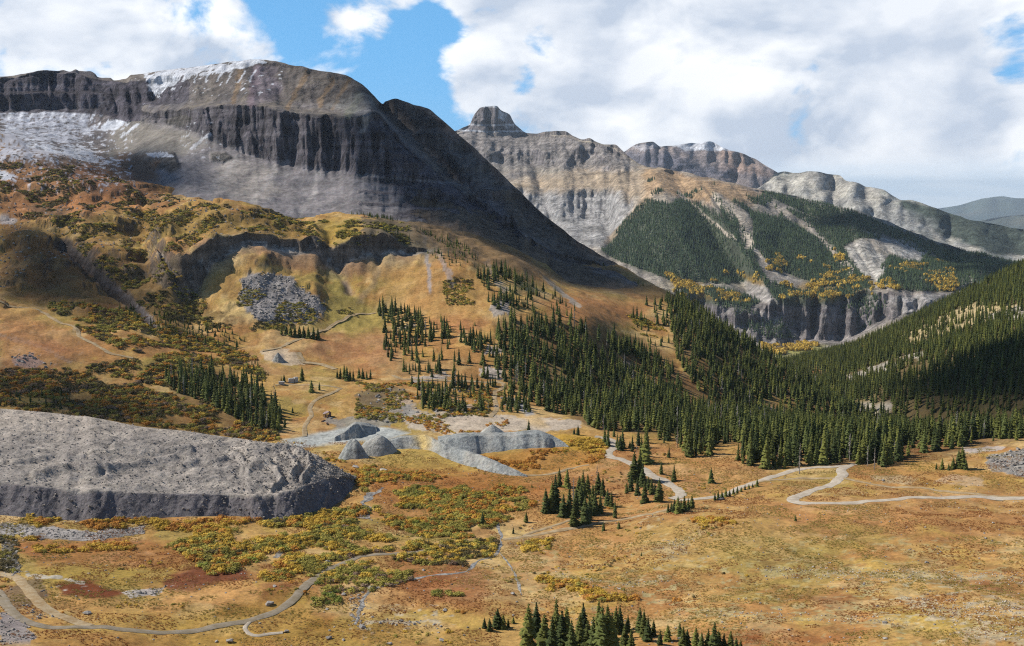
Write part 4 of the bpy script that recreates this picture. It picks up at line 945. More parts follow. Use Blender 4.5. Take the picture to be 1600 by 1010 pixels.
HEAP_CO, HEAP_TOP, HEAP_FACE = co.copy(), topm, facem

def grey_paint(stain=None):
    def f(px, py, co):
        n1 = fbm(co[:, 0] / 8, co[:, 1] / 8, co[:, 2] / 20, 3)
        c = np.zeros((len(co), 3)) + alb((170, 172, 168))
        c = blend(c, sstep(n1, -.1, .5) * .5, (146, 152, 152)); c = blend(c, sstep(-n1, 0, .5) * .4, (190, 184, 172))
        if stain: c = blend(c, np.exp(-((px - stain) / 17.0) ** 2) * sstep(n1, -.5, .1) * .9, (212, 184, 118))
        return c
    return f
o, _ = pile('tailings_pile', [(612, 703), (640, 702), (668, 704), (700, 719), (753, 735), (790, 743), (826, 746)], [(606, 690), (628, 684), (662, 682), (694, 695), (742, 711), (784, 728), (823, 743)], .62, 0.3, 3.0, grey_paint(660), n=120, rough=.2)
tag(o, 'pale grey spoil embankment with a yellow stain, running diagonally down to the right', 'spoil heap')
o, _ = pile('tailings_pile', [(690, 706), (739, 711), (770, 708), (820, 702), (860, 700), (889, 699)], [(684, 687), (740, 682), (800, 681), (838, 677.5), (860, 685), (888, 697)], .62, 0.3, 9.0, grey_paint(), n=110, rough=.22)
tag(o, 'long blue-grey spoil bank with a rounded right end, above orange willows', 'spoil heap')

def mound(name, px, py, rad_l, rad_r, apex_py, label, ridge=0.0, seed=1.0, aspect=.8, expo=1.15):
    """a conical dump: base centre pixel, left and right base radius in photo pixels, apex height"""
    b0 = V.hit(px, py); r = math.hypot(b0[0], b0[1]); k = r / F
    hgt = max((py - apex_py) * k * 1.02, 1.0)
    vs = []; nr, na = 14, 48
    for i in range(nr + 1):
        f = i / nr
        for j in range(na):
            an = j / na * 2 * math.pi; R_ = (rad_l if math.cos(an) < 0 else rad_r) * k
            R_ *= 1 + .10 * float(vnoise(np.array([math.cos(an) * 2 + seed]), np.array([math.sin(an) * 2.0]))[0])
            x = b0[0] + math.cos(an) * R_ * f; y = b0[1] + math.sin(an) * R_ * f * aspect + rad_l * k * aspect * .9
            hh = hgt * (1 - f ** expo) * (1 - .05 * math.exp(-(f / .12) ** 2))
            hh *= 1 + ridge * math.cos(an * 2 + seed) * f * (1 - f)
            vs.append((x, y, f, hh))
    vs = np.array(vs); zg = gz(vs[:, 0], vs[:, 1])
    z = zg * 0 + zg.mean() * .5 + zg * .5 + vs[:, 3] - vs[:, 2] * .6 + .2 * fbm(vs[:, 0] / 4, vs[:, 1] / 4, seed, 3) * (vs[:, 2] < .95)
    co = np.stack([vs[:, 0], vs[:, 1], z], -1)
    i = np.arange(nr)[:, None] * na + np.arange(na)[None, :]; j = np.arange(nr)[:, None] * na + (np.arange(na)[None, :] + 1) % na
    quads = np.stack([i, i + na, j + na, j], -1).reshape(-1, 4)
    p2 = project(co[:, 0], co[:, 1], co[:, 2])
    o = grid_mesh(name, co, quads, M_heap, {'col': grey_paint()(p2[0], p2[1], co), 'rock': np.zeros(len(co)), 'snow': np.zeros(len(co))})
    return tag(o, label, 'spoil heap', 'small spoil heaps in the old mine yard')
mound('tailings_mound', 550, 718, 25, 27, 688, 'steep pale grey spoil cone, leftmost of the two beside the big heap', .5, 1.0, expo=1.35)
mound('tailings_mound', 588, 713, 34, 34, 686, 'rounded grey spoil mound between the steep cone and the long embankment', .3, 2.0, expo=1.9)
mound('tailings_mound', 769, 682, 25, 24, 667, 'small pointed grey spoil cone behind the long blue-grey bank', .1, 3.0)
mound('tailings_mound', 433, 566, 10, 11, 553, 'small brown-grey spoil cone in the pale diggings up the valley', .1, 4.0)
o, _ = pile('tailings_pile', [(522, 690), (545, 688), (570, 683), (590, 676)], [(523, 684), (540, 674), (556, 664), (588, 668)], .7, .3, 6, grey_paint(), n=50, rough=.25)
tag(o, 'blue-grey spoil slope above the pale washing yard', 'spoil heap')

# ------------------------------------------------------------------ roads and streams
def ribbon_mat(name, c1, c2, rough=.95):
    m, b = new_mat(name); co = b.n('ShaderNodeTexCoord').outputs['Object']
    n = b.noise(co, 0.35, 5, .65); n2 = b.noise(co, 2.0, 3, .6)
    c = b.mix(b.ramp(n, .35, .65), rgba(c1), rgba(c2))
    c = b.mix(b.ramp(n2, .45, .75, hi=.5), c, rgba([q * .72 for q in c1]))
    finish(b, c, rough, None, .1); return m
M_road = ribbon_mat('gravel_road', (214, 202, 184), (190, 176, 156))
M_track = ribbon_mat('dirt_track', (196, 176, 142), (172, 144, 104))
M_grey = ribbon_mat('grey_track', (168, 156, 138), (150, 136, 112))
M_stream, b = new_mat('stream_water')
co = b.n('ShaderNodeTexCoord').outputs['Object']
c = b.mix(b.ramp(b.noise(co, .6, 5, .7), .4, .6), rgba((120, 116, 108)), rgba((190, 184, 174)))
finish(b, c, .35, None, .5)

def ribbon(name, pts, width, material, rag=.12, lift=.28, layer=None):
    """lay a strip of constant width on the ground along traced points"""
    L = layer or V
    w = np.array([L.hit(*p)[:2] for p in pts])
    d = np.concatenate([[0], np.cumsum(np.hypot(*np.diff(w, axis=0).T))])
    n = max(int(d[-1] / 1.6), 6); t = np.linspace(0, d[-1], n)
    x = pchip(d, w[:, 0], t); y = pchip(d, w[:, 1], t)
    ker = np.ones(5) / 5
    if n > 12:
        x[2:-2] = np.convolve(x, ker, 'valid'); y[2:-2] = np.convolve(y, ker, 'valid')
    tx = np.gradient(x); ty = np.gradient(y); l = np.hypot(tx, ty) + 1e-9; nx, ny = -ty / l, tx / l
    cross = np.array([-1, -.6, -.2, .2, .6, 1.0]); rows = []
    for j, cc in enumerate(cross):
        ww = width * .5 * cc * (1 + rag * fbm(t / 6 + j * 0, t * 0 + (3 if cc > 0 else 9), 2.0, 3))
        rows.append(np.stack([x + nx * ww, y + ny * ww], -1))
    P2 = np.array(rows).transpose(1, 0, 2).reshape(-1, 2)
    z = L.height(P2[:, 0], P2[:, 1]).reshape(n, -1)
    z = np.maximum(z, z.mean(1, keepdims=True) - .1) + lift
    z[:, 0] -= lift * .7; z[:, -1] -= lift * .7
    co = np.concatenate([P2, z.reshape(-1, 1)], 1); m = len(cross)
    i = np.arange(n - 1)[:, None] * m + np.arange(m - 1)[None, :]
    quads = np.stack([i, i + 1, i + m + 1, i + m], -1).reshape(-1, 4)
    return struct(grid_mesh(name, co, quads, material))

ROADS = [
 ('gravel_road', [(1860, 774), (1700, 777), (1600, 779), (1517, 777), (1456, 778), (1375, 783), (1293, 787), (1256, 787.5), (1240, 785), (1238, 780), (1253, 774), (1285, 762), (1310, 750), (1317, 742), (1314, 735), (1328, 728)], 5.4, M_road),
 ('gravel_track', [(1318, 748), (1335, 751), (1354, 755), (1415, 762), (1476, 768), (1537, 774), (1600, 777)], 3.2, M_track),
 ('gravel_track', [(1306, 748), (1277, 748), (1245, 748), (1212, 750), (1184, 754)], 2.8, M_track),
 ('gravel_road', [(1335, 726), (1300, 730), (1245, 734), (1212, 744), (1184, 753), (1160, 761), (1115, 777), (1086, 781), (1062, 782)], 4.6, M_road),
 ('gravel_road', [(1050, 781), (1064, 776), (1060, 767), (1041, 754), (1021, 745), (1006, 734), (985, 724), (967, 717), (953, 715), (949, 708), (959, 699), (958, 690), (946, 685), (930, 682)], 5.6, M_road),
 ('dirt_track', [(1060, 792), (1041, 798), (997, 807), (952, 815), (908, 823), (848, 834), (813, 840), (785, 844)], 3.4, M_track),
 ('dirt_track', [(890, 813), (866, 822), (842, 829), (817, 838)], 2.2, M_track),
 ('dirt_track', [(822, 743), (840, 743), (866, 740), (890, 732), (920, 727)], 2.6, M_track),
 ('dirt_road', [(-40, 890), (0, 930), (15, 952), (37, 970), (67, 980), (105, 981), (150, 980), (200, 985), (250, 989), (300, 987), (350, 977), (390, 970), (425, 959), (450, 945), (467, 927), (485, 910), (510, 892), (535, 881), (575, 869), (600, 866), (637, 864), (667, 861)], 3.4, M_grey),
 ('dirt_road', [(-30, 893), (0, 897), (20, 900), (37, 915), (52, 932), (65, 947), (85, 959), (112, 970), (140, 979)], 3.8, M_track),
 ('dirt_track', [(390, 972), (383, 980), (388, 990), (400, 994), (420, 991), (442, 989)], 1.6, M_road),
 ('hillside_track', [(-60, 460), (0, 471), (36, 481), (68, 489), (89, 502), (115, 510), (122, 518), (124, 526), (148, 538), (178, 554), (208, 560)], 3.0, M_track),
 ('valley_track', [(588, 489), (564, 490), (540, 499), (522, 507), (510, 516), (478, 527), (448, 538), (430, 545), (409, 549)], 3.2, M_track),
 ('valley_track', [(466, 551), (470, 560), (476, 567), (498, 569), (512, 573), (525, 577)], 5.0, M_track),
 ('valley_track', [(614, 587), (622, 591), (635, 593), (677, 594), (720, 596), (750, 597), (775, 597), (788, 601), (785, 608), (774, 611), (773, 622), (776, 640), (765, 652)], 3.6, M_track),
 ('valley_track', [(430, 602), (455, 601), (475, 602), (505, 603), (533, 607)], 2.8, M_track),
 ('valley_track', [(533, 607), (515, 616), (498, 623), (488, 630), (484, 638), (487, 650), (478, 662), (476, 682)], 3.0, M_track),
]
for nm, pts, w, mt in ROADS: ribbon(nm, pts, w, mt)
for pts, w in (([(596, 762), (584, 772), (568, 784), (574, 797), (562, 810)], 5.0), ([(775, 812), (783, 842), (778, 861), (747, 877), (722, 895), (700, 897), (650, 904), (610, 915), (582, 920), (567, 940), (560, 957), (555, 977)], 1.5), ([(555, 828), (520, 830), (467, 842), (440, 858), (432, 872)], 1.6), ([(780, 862), (800, 890), (815, 930)], .9)):
    ribbon('stream', pts, w, M_stream, 1.1, .12)
ribbon('stream', [(1326, 632), (1336, 640), (1352, 643)], 9.0, M_stream, .5, .6, HR)

# ------------------------------------------------------------------ plants: meshes
def leaf_mat(name, c1, c2, vary=.25):
    m, b = new_mat(name); oi = b.n('ShaderNodeObjectInfo'); co = b.n('ShaderNodeTexCoord').outputs['Object']
    n = b.noise(co, 3.0, 3, .6)
    f = b.m('ADD', b.m('MULTIPLY', oi.outputs['Random'], .6), b.m('MULTIPLY', n, .5), clamp=True)
    c = b.mix(f, rgba(c1), rgba(c2))
    h = b.n('ShaderNodeHueSaturation'); b.link(c, h.inputs['Color'])
    b.put(h.inputs['Value'], b.m('MULTIPLY_ADD', oi.outputs['Random'], vary * 2, 1 - vary))
    dif = b.n('ShaderNodeBsdfPrincipled'); b.link(h.outputs[0], dif.inputs['Base Color']); dif.inputs['Roughness'].default_value = .8; dif.inputs['Specular IOR Level'].default_value = .12
    tr = b.n('ShaderNodeBsdfTranslucent'); b.link(h.outputs[0], tr.inputs['Color'])
    mx = b.n('ShaderNodeMixShader'); mx.inputs[0].default_value = .22; b.link(dif.outputs[0], mx.inputs[1]); b.link(tr.outputs[0], mx.inputs[2])
    b.link(mx.outputs[0], b.n('ShaderNodeOutputMaterial').inputs['Surface'])
    return m
M_needle = leaf_mat('spruce_needles', (84, 94, 50), (136, 138, 68))
M_needle_d = leaf_mat('dark_spruce_needles', (66, 82, 50), (110, 118, 62))
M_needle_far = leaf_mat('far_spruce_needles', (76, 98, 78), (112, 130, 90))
M_grey_needle = leaf_mat('bare_twigs', (136, 128, 116), (160, 150, 134))
M_bark, b = new_mat('bark'); finish(b, b.mix(b.ramp(b.noise(b.n('ShaderNodeTexCoord').outputs['Object'], 6, 4), .4, .6), rgba((104, 88, 72)), rgba((140, 124, 106))))
M_deadwood, b = new_mat('dead_wood'); finish(b, b.mix(b.ramp(b.noise(b.n('ShaderNodeTexCoord').outputs['Object'], 6, 4), .4, .6), rgba((166, 158, 148)), rgba((200, 192, 180))))

def spruce_crown(seed, tiers, per, width=.17, seg=2, bare=0.04, core=True):
    """unit-height spruce crown: drooping boughs in ragged whorls round an inner core"""
    rr = random.Random(seed); vs = []; fs = []
    lean = rr.uniform(-.01, .01)
    for i in range(tiers):
        f = (i + rr.uniform(-.25, .25)) / tiers; h = bare + (1 - bare) * max(f, 0)
        rad = width * (1 - h) ** .82 * rr.uniform(.78, 1.12) + .008
        if h < .15: rad *= .75 + h * 1.6
        k = per if h < .7 else max(4, per - 2)
        a0 = rr.uniform(0, 6.28)
        for j in range(k):
            a = a0 + j / k * 6.283 + rr.uniform(-.3, .3); R_ = rad * rr.uniform(.62, 1.2)
            dr = R_ * rr.uniform(.25, .65); wd = R_ * rr.uniform(.36, .55)
            ca, sa = math.cos(a), math.sin(a); b0 = len(vs); ox = lean * h
            rise = R_ * .12
            vs += [(ox + ca * .1 * R_, sa * .1 * R_, h + rise + .012)]
            vs += [(ox + ca * R_ * .55 - sa * wd, sa * R_ * .55 + ca * wd, h - dr * .55 - .006), (ox + ca * R_ * .6, sa * R_ * .6, h - dr * .25 + .012), (ox + ca * R_ * .55 + sa * wd, sa * R_ * .55 - ca * wd, h - dr * .55 - .006), (ox + ca * R_, sa * R_, h - dr)]
            fs += [(b0, b0 + 1, b0 + 2), (b0, b0 + 2, b0 + 3), (b0 + 1, b0 + 4, b0 + 2), (b0 + 2, b0 + 4, b0 + 3)]
    b0 = len(vs); vs.append((lean, 0, 1.0))
    if core:
        for j in range(6):
            a = j / 6 * 6.283; vs.append((math.cos(a) * width * .5, math.sin(a) * width * .5, bare + .05))
        for j in range(6): fs.append((b0, b0 + 1 + j, b0 + 1 + (j + 1) % 6))
    return vs, fs

def taper(r0, h, n=6, z0=-.03, r1=.004):
    vs = []; fs = []
    for i, (z, r) in enumerate(((z0, r0), (h * .5, r0 * .65), (h, r1))):
        for j in range(n): a = j / n * 6.283; vs.append((math.cos(a) * r, math.sin(a) * r, z))
    for i in range(2):
        for j in range(n): fs.append((i * n + j, i * n + (j + 1) % n, (i + 1) * n + (j + 1) % n, (i + 1) * n + j))
    return vs, fs

TRUNK = raw_mesh('trunk', *taper(.017, .93), M_bark)
CROWNS = [raw_mesh('crown', *spruce_crown(i, 19, 9, .15 + .016 * (i % 4)), M_needle if i % 2 else M_needle_d) for i in range(8)]
SNAG_TRUNK = raw_mesh('trunk', *taper(.016, 1.0), M_deadwood)
def snag_twigs(seed):
    rr = random.Random(seed); vs = []; fs = []
    for i in range(34):
        h = rr.uniform(.2, .96); a = rr.uniform(0, 6.28); R_ = .11 * (1.05 - h) * rr.uniform(.5, 1.3) + .015; ca, sa = math.cos(a), math.sin(a); b0 = len(vs); w = .006
        vs += [(0, 0, h + .01), (0, 0, h - .012), (ca * R_ - sa * w, sa * R_ + ca * w, h - R_ * .3), (ca * R_ + sa * w, sa * R_ - ca * w, h - R_ * .3 + .01)]
        fs += [(b0, b0 + 1, b0 + 2), (b0, b0 + 2, b0 + 3)]
    return vs, fs
SNAG_TWIGS = [raw_mesh('twigs', *snag_twigs(i), M_grey_needle) for i in range(3)]

def forest_variant(seed, tiers, per, width, mat):
    """trunk and crown in one light mesh, for the forest mass"""
    vs, fs = spruce_crown(seed, tiers, per, width); tv, tf = taper(.016, .5, 4)
    o = len(vs); me = raw_mesh('forest_tree', vs + tv, fs + [tuple(q + o for q in f) for f in tf], mat)
    me.materials.append(M_bark)
    mi = np.zeros(len(me.polygons), np.int32); mi[len(fs):] = 1; me.polygons.foreach_set('material_index', mi)
    return me

def shrub_mesh(seed, nleaf, mat, lobes=7, size=.2):
    """a unit-wide willow clump: leafy faces spread through several low lobes"""
    rr = random.Random(seed); vs = []; fs = []
    L = [(rr.uniform(-.34, .34), rr.uniform(-.34, .34), rr.uniform(.12, .3), rr.uniform(.16, .27)) for _ in range(lobes)]
    for i in range(nleaf):
        cx, cy, cz, cr = rr.choice(L)
        u = rr.uniform(-.25, 1); a = rr.uniform(0, 6.28); s_ = math.sqrt(1 - u * u) if abs(u) < 1 else 0; q = cr * rr.uniform(.65, 1.08)
        p = Vector((cx + q * s_ * math.cos(a), cy + q * s_ * math.sin(a), max(cz + q * u, .02)))
        nrm = Vector((s_ * math.cos(a), s_ * math.sin(a), u + .35)).normalized()
        t = nrm.cross(Vector((rr.uniform(-1, 1), rr.uniform(-1, 1), rr.uniform(-1, 1)))).normalized(); w = nrm.cross(t)
        s1 = size * rr.uniform(.35, .8); s2 = s1 * rr.uniform(.5, .9); b0 = len(vs)
        tip = nrm * s1 * rr.uniform(-.1, .5)
        vs += [p - t * s1 * .6, p + w * s2 * .6, p + t * s1 * .6 + tip, p - w * s2 * .6 + tip * .5]; fs.append((b0, b0 + 1, b0 + 2, b0 + 3))
    return raw_mesh('leaves', vs, fs, mat)
SHRUB_COL = {'golden': ((214, 172, 62), (236, 202, 92)), 'orange': ((202, 136, 60), (226, 166, 80)), 'olive': ((160, 152, 72), (194, 182, 92)), 'dark': ((96, 90, 60), (132, 118, 76)), 'mauve': ((150, 124, 104), (176, 150, 124)), 'green': ((126, 140, 62), (164, 172, 80))}
SHRUB_MAT = {k: leaf_mat(k + '_willow_leaves', *v) for k, v in SHRUB_COL.items()}
SHRUB = {k: [raw for raw in (shrub_mesh(i * 7 + hash(k) % 1 + len(k), 150, m) for i in range(3))] for k, m in SHRUB_MAT.items()}
def stems_mesh():
    vs = []; fs = []
    for j in range(7):
        a = j / 7 * 6.283; b0 = len(vs); ca, sa = math.cos(a), math.sin(a)
        vs += [(-sa * .012, ca * .012, -.03), (sa * .012, -ca * .012, -.03), (ca * .22, sa * .22, .26)]; fs.append((b0, b0 + 1, b0 + 2))
    return raw_mesh('stems', vs, fs, M_bark)
STEMS = stems_mesh()

# ------------------------------------------------------------------ rocks
def rock_mat(name, c1, c2):
    m, b = new_mat(name); co = b.n('ShaderNodeTexCoord').outputs['Object']; oi = b.n('ShaderNodeObjectInfo')
    c = b.mix(b.ramp(b.noise(co, 2.2, 5, .65), .35, .65), rgba(c1), rgba(c2))
    h = b.n('ShaderNodeHueSaturation'); b.link(c, h.inputs['Color']); b.put(h.inputs['Value'], b.m('MULTIPLY_ADD', oi.outputs['Random'], .5, .78))
    bp = b.n('ShaderNodeBump'); bp.inputs['Strength'].default_value = .6; bp.inputs['Distance'].default_value = .1; b.link(b.noise(co, 5, 5, .65), bp.inputs['Height'])
    finish(b, h.outputs[0], .9, bp.outputs[0], .12); return m
M_rock = rock_mat('grey_boulder', (140, 134, 128), (186, 180, 172))
M_rock_heap = rock_mat('spoil_rock', (138, 132, 126), (188, 178, 166))
M_rock_pale = rock_mat('pale_rock', (186, 176, 160), (210, 202, 188))
def rock_mesh(seed, npt=16, mat=None):
    rr = random.Random(seed); bm = bmesh.new()
    for i in range(npt):
        v = Vector((rr.gauss(0, 1), rr.gauss(0, 1), rr.gauss(0, 1))).normalized() * rr.uniform(.42, .55)
        bm.verts.new((v.x, v.y * .85, v.z * .68))
    r = bmesh.ops.convex_hull(bm, input=bm.verts[:])
    bmesh.ops.delete(bm, geom=[g for g in r['geom_interior'] if isinstance(g, bmesh.types.BMVert)], context='VERTS')
    bmesh.ops.bevel(bm, geom=bm.edges[:], offset=.03, segments=1, affect='EDGES')
    me = bpy.data.meshes.new('boulder'); bm.to_mesh(me); bm.free(); me.materials.append(mat or M_rock); return me
ROCKS = [rock_mesh(i) for i in range(8)]
ROCKS_HEAP = [rock_mesh(50 + i, 11, M_rock_heap) for i in range(4)]
ROCKS_PALE = [rock_mesh(70 + i, 11, M_rock_pale) for i in range(4)]

# ------------------------------------------------------------------ scattering with geometry nodes
def scatter(name, label, cat, pts, rotz, scl, idx, meshes, tilt=None):
    pts = np.asarray(pts, float); n = len(pts)
    me = bpy.data.meshes.new(name); me.vertices.add(n); me.vertices.foreach_set('co', pts.astype(np.float32).ravel())
    rot = np.zeros((n, 3), np.float32); rot[:, 2] = rotz
    if tilt is not None: rot[:, 0] = tilt
    s3 = np.asarray(scl, np.float32); s3 = np.stack([s3] * 3, -1) if s3.ndim == 1 else s3
    for nm, arr in (('rot', rot), ('scl', s3)):
        a = me.attributes.new(nm, 'FLOAT_VECTOR', 'POINT'); a.data.foreach_set('vector', np.ascontiguousarray(arr, np.float32).ravel())
    a = me.attributes.new('idx', 'INT', 'POINT'); a.data.foreach_set('value', np.asarray(idx, np.int32))
    src = bpy.data.collections.new(name + '_sources')
    for q, m in enumerate(meshes):
        so = bpy.data.objects.new('%s_source_%02d' % (name, q), m); src.objects.link(so)
    ng = bpy.data.node_groups.new(name, 'GeometryNodeTree')
    ng.interface.new_socket('Geometry', in_out='INPUT', socket_type='NodeSocketGeometry'); ng.interface.new_socket('Geometry', in_out='OUTPUT', socket_type='NodeSocketGeometry')
    gi = ng.nodes.new('NodeGroupInput'); go = ng.nodes.new('NodeGroupOutput')
    ci = ng.nodes.new('GeometryNodeCollectionInfo'); ci.inputs['Collection'].default_value = src; ci.inputs['Separate Children'].default_value = True; ci.inputs['Reset Children'].default_value = True
    ip = ng.nodes.new('GeometryNodeInstanceOnPoints'); ip.inputs['Pick Instance'].default_value = True
    def named(nm, ty):
        nd = ng.nodes.new('GeometryNodeInputNamedAttribute'); nd.data_type = ty; nd.inputs['Name'].default_value = nm
        return [o for o in nd.outputs if o.name == 'Attribute' and o.enabled][0]
    L = ng.links.new
    L(gi.outputs[0], ip.inputs['Points']); L(ci.outputs[0], ip.inputs['Instance']); L(named('idx', 'INT'), ip.inputs['Instance Index'])
    er = ng.nodes.new('FunctionNodeEulerToRotation'); L(named('rot', 'FLOAT_VECTOR'), er.inputs[0]); L(er.outputs[0], ip.inputs['Rotation'])
    L(named('scl', 'FLOAT_VECTOR'), ip.inputs['Scale']); L(ip.outputs[0], go.inputs[0])
    o = bpy.data.objects.new(name, me); col0.objects.link(o)
    md = o.modifiers.new('scatter', 'NODES'); md.node_group = ng
    o['kind'] = 'stuff'; o['label'] = label; o['category'] = cat
    return o

def sample_ground(L, n, r0, r1, px0, px1, power=1.0):
    """random points on a layer, even per square metre"""
    a0, _ = ray(px0, 600); a1, _ = ray(px1, 600)
    r = np.sqrt(rng.uniform(r0 * r0, r1 * r1, n)); a = rng.uniform(float(a0), float(a1), n)
    x, y = r * np.sin(a), r * np.cos(a); z = L.height(x, y)
    px, py = project(x, y, z)
    return x, y, z, px, py

def inside(px, py, poly, feather=0.0):
    m = np.zeros(px.shape, bool); p = np.asarray(poly, float)
    bb = (px > p[:, 0].min()) & (px < p[:, 0].max()) & (py > p[:, 1].min()) & (py < p[:, 1].max())
    if bb.any(): m[bb] = poly_sd(px[bb], py[bb], poly) > 0
    return m

def thin(x, y, spacing, order=None):
    """keep points at least roughly 'spacing' apart (grid thinning)"""
    key = np.floor(x / spacing).astype(np.int64) * 100003 + np.floor(y / spacing).astype(np.int64)
    _, i = np.unique(key, return_index=True); return np.sort(i)

road_pts = [np.array(p[1]) for p in ROADS]
def off_road(px, py, gap=4.0):
    m = np.ones(px.shape, bool)
    for p in road_pts:
        bb = (px > p[:, 0].min() - gap) & (px < p[:, 0].max() + gap) & (py > p[:, 1].min() - gap) & (py < p[:, 1].max() + gap)
        if bb.any():
            mm = np.ones(bb.sum(), bool); dx = line_d(px[bb], py[bb] + 0.0, p); m[bb] &= dx > gap
    return m

# ------------------------------------------------------------------ spruces one by one
tree_no = 0
def spruce(x, y, z, h, label, group, snag=False, k=None, fat=1.0):
    global tree_no
    tree_no += 1; k = tree_no if k is None else k
    e = bpy.data.objects.new('dead_spruce' if snag else 'spruce_tree', None); col0.objects.link(e)
    e.location = (x, y, z - .15); e.rotation_euler = (0, 0, (k * 2.399) % 6.283)
    wv = (0.92 + .3 * ((k * .618) % 1)) * fat
    e.scale = (h * wv, h * wv, h); e.empty_display_size = .1
    t = bpy.data.objects.new('trunk', SNAG_TRUNK if snag else TRUNK); col0.objects.link(t); t.parent = e
    c = bpy.data.objects.new('twigs' if snag else 'crown', SNAG_TWIGS[k % 3] if snag else CROWNS[k % 8]); col0.objects.link(c); c.parent = e
    if snag: c['kind'] = 'stuff'
    return tag(e, label, 'tree', group)

ORD = ['first', 'second', 'third', 'fourth', 'fifth', 'sixth', 'seventh', 'eighth', 'ninth', 'tenth', 'eleventh', 'twelfth', 'thirteenth', 'fourteenth', 'fifteenth', 'sixteenth', 'seventeenth', 'eighteenth', 'nineteenth', 'twentieth']
def ordinal(i): return ORD[i] if i < 20 else (['twenty', 'thirty', 'forty'][(i + 1) // 10 - 2] + ('-' + ORD[(i + 1) % 10 - 1] if (i + 1) % 10 else 'th')).replace('twentyth', 'twentieth').replace('thirtyth', 'thirtieth').replace('fortyth', 'fortieth')

clumps = {
 'the big bottom-edge clump': ([(825, 946, 1030), (838, 941, 988), (851, 962, 1036), (862, 966, 1042), (869, 937, 1002), (878, 955, 1012), (885, 950, 1010), (892, 972, 1044), (905, 960, 1034), (911, 943, 990), (918, 972, 1040), (926, 966, 1042), (935, 940, 1004), (941, 952, 1044), (949, 946, 1000), (955, 960, 1040), (962, 948, 990), (968, 946, 985), (976, 975, 1018), (981, 960, 988), (986, 984, 1026), (1000, 950, 988), (1006, 955, 996), (1012, 964, 1002), (1021, 968, 994), (1031, 985, 1008)], 1.35),
 'the low bottom-edge row right of the clump': ([(1043, 976, 1002), (1062, 972, 998), (1067, 980, 1012), (1074, 984, 1010), (1087, 980, 1016), (1096, 988, 1022), (1106, 984, 1020), (1115, 974, 1026), (1122, 986, 1022), (1131, 990, 1022), (1141, 987, 1022), (1150, 997, 1026), (1157, 1000, 1030)], 1.5),
 'the small tuft left of the clump': ([(757, 965, 981), (765, 966, 986), (777, 951, 980), (786, 960, 982), (794, 966, 980), (802, 963, 974)], 1.7),
 'the clump beside the meadow track': ([(853, 763, 802), (863, 752, 800), (868, 743, 800), (874, 731, 760), (880, 772, 808), (886, 733, 762), (890, 760, 807), (897, 781, 823), (900, 765, 806), (905, 745, 791), (908, 757, 796), (911, 736, 777), (914, 775, 818), (918, 741, 772), (921, 772, 813), (926, 757, 804), (930, 769, 806), (935, 738, 770), (938, 772, 802), (942, 745, 775), (949, 764, 790), (955, 769, 792), (961, 781, 809)], 1.3),
 'the clump straddling the gravel road bend': ([(979, 754, 771), (986, 739, 768), (991, 707, 753), (996, 746, 774), (1000, 704, 751), (1004, 728, 760), (1007, 752, 786), (1013, 745, 766), (1018, 748, 772), (1023, 754, 771), (1030, 748, 784)], 1.3),
 'the young hedge by the road fork': ([(1044, 786, 801), (1049, 784, 800), (1054, 780, 801), (1059, 776, 802), (1064, 781, 799), (1069, 775, 799), (1075, 778, 797), (1081, 774, 795)], 1.5),
 'the slanting row of young firs': ([(1117, 770, 782), (1122, 766, 781), (1128, 767, 780), (1134, 763, 777), (1140, 765, 776), (1146, 762, 773), (1152, 760, 771), (1158, 761, 769), (1164, 757, 766), (1170, 756, 764), (1176, 755, 762), (1183, 748, 761)], 1.6),
 'the group on the pale outcrop': ([(1463, 724, 734), (1472, 717, 734), (1482, 724, 735), (1489, 716, 733), (1497, 703, 732), (1503, 700, 732), (1509, 718, 734)], 1.5),
 'the thin stand above the debris site': ([(527, 577, 591), (532, 575, 592), (538, 569, 591), (542, 573, 595), (547, 578, 595), (552, 577, 594), (561, 574, 591), (567, 575, 592), (573, 580, 593), (579, 577, 592)], 1.2),
 'the dark patch of firs under the talus bowl': ([(440, 511, 522), (447, 509, 523), (454, 508, 524), (461, 507, 526), (468, 509, 527), (475, 510, 528), (482, 510, 529), (490, 511, 530), (497, 512, 530)], 1.6),
}
for cname, (lst, fat) in clumps.items():
    grp = 'spruces of ' + cname
    lst = sorted(lst)
    for i, (px, tip, base) in enumerate(lst):
        w = V.hit(px, base); d = math.hypot(math.hypot(w[0], w[1]), w[2]); h = (base - tip) * d / F * 1.06
        spruce(w[0], w[1], w[2], h, '%s spruce from the left in %s' % (ordinal(i), cname), grp, fat=fat)
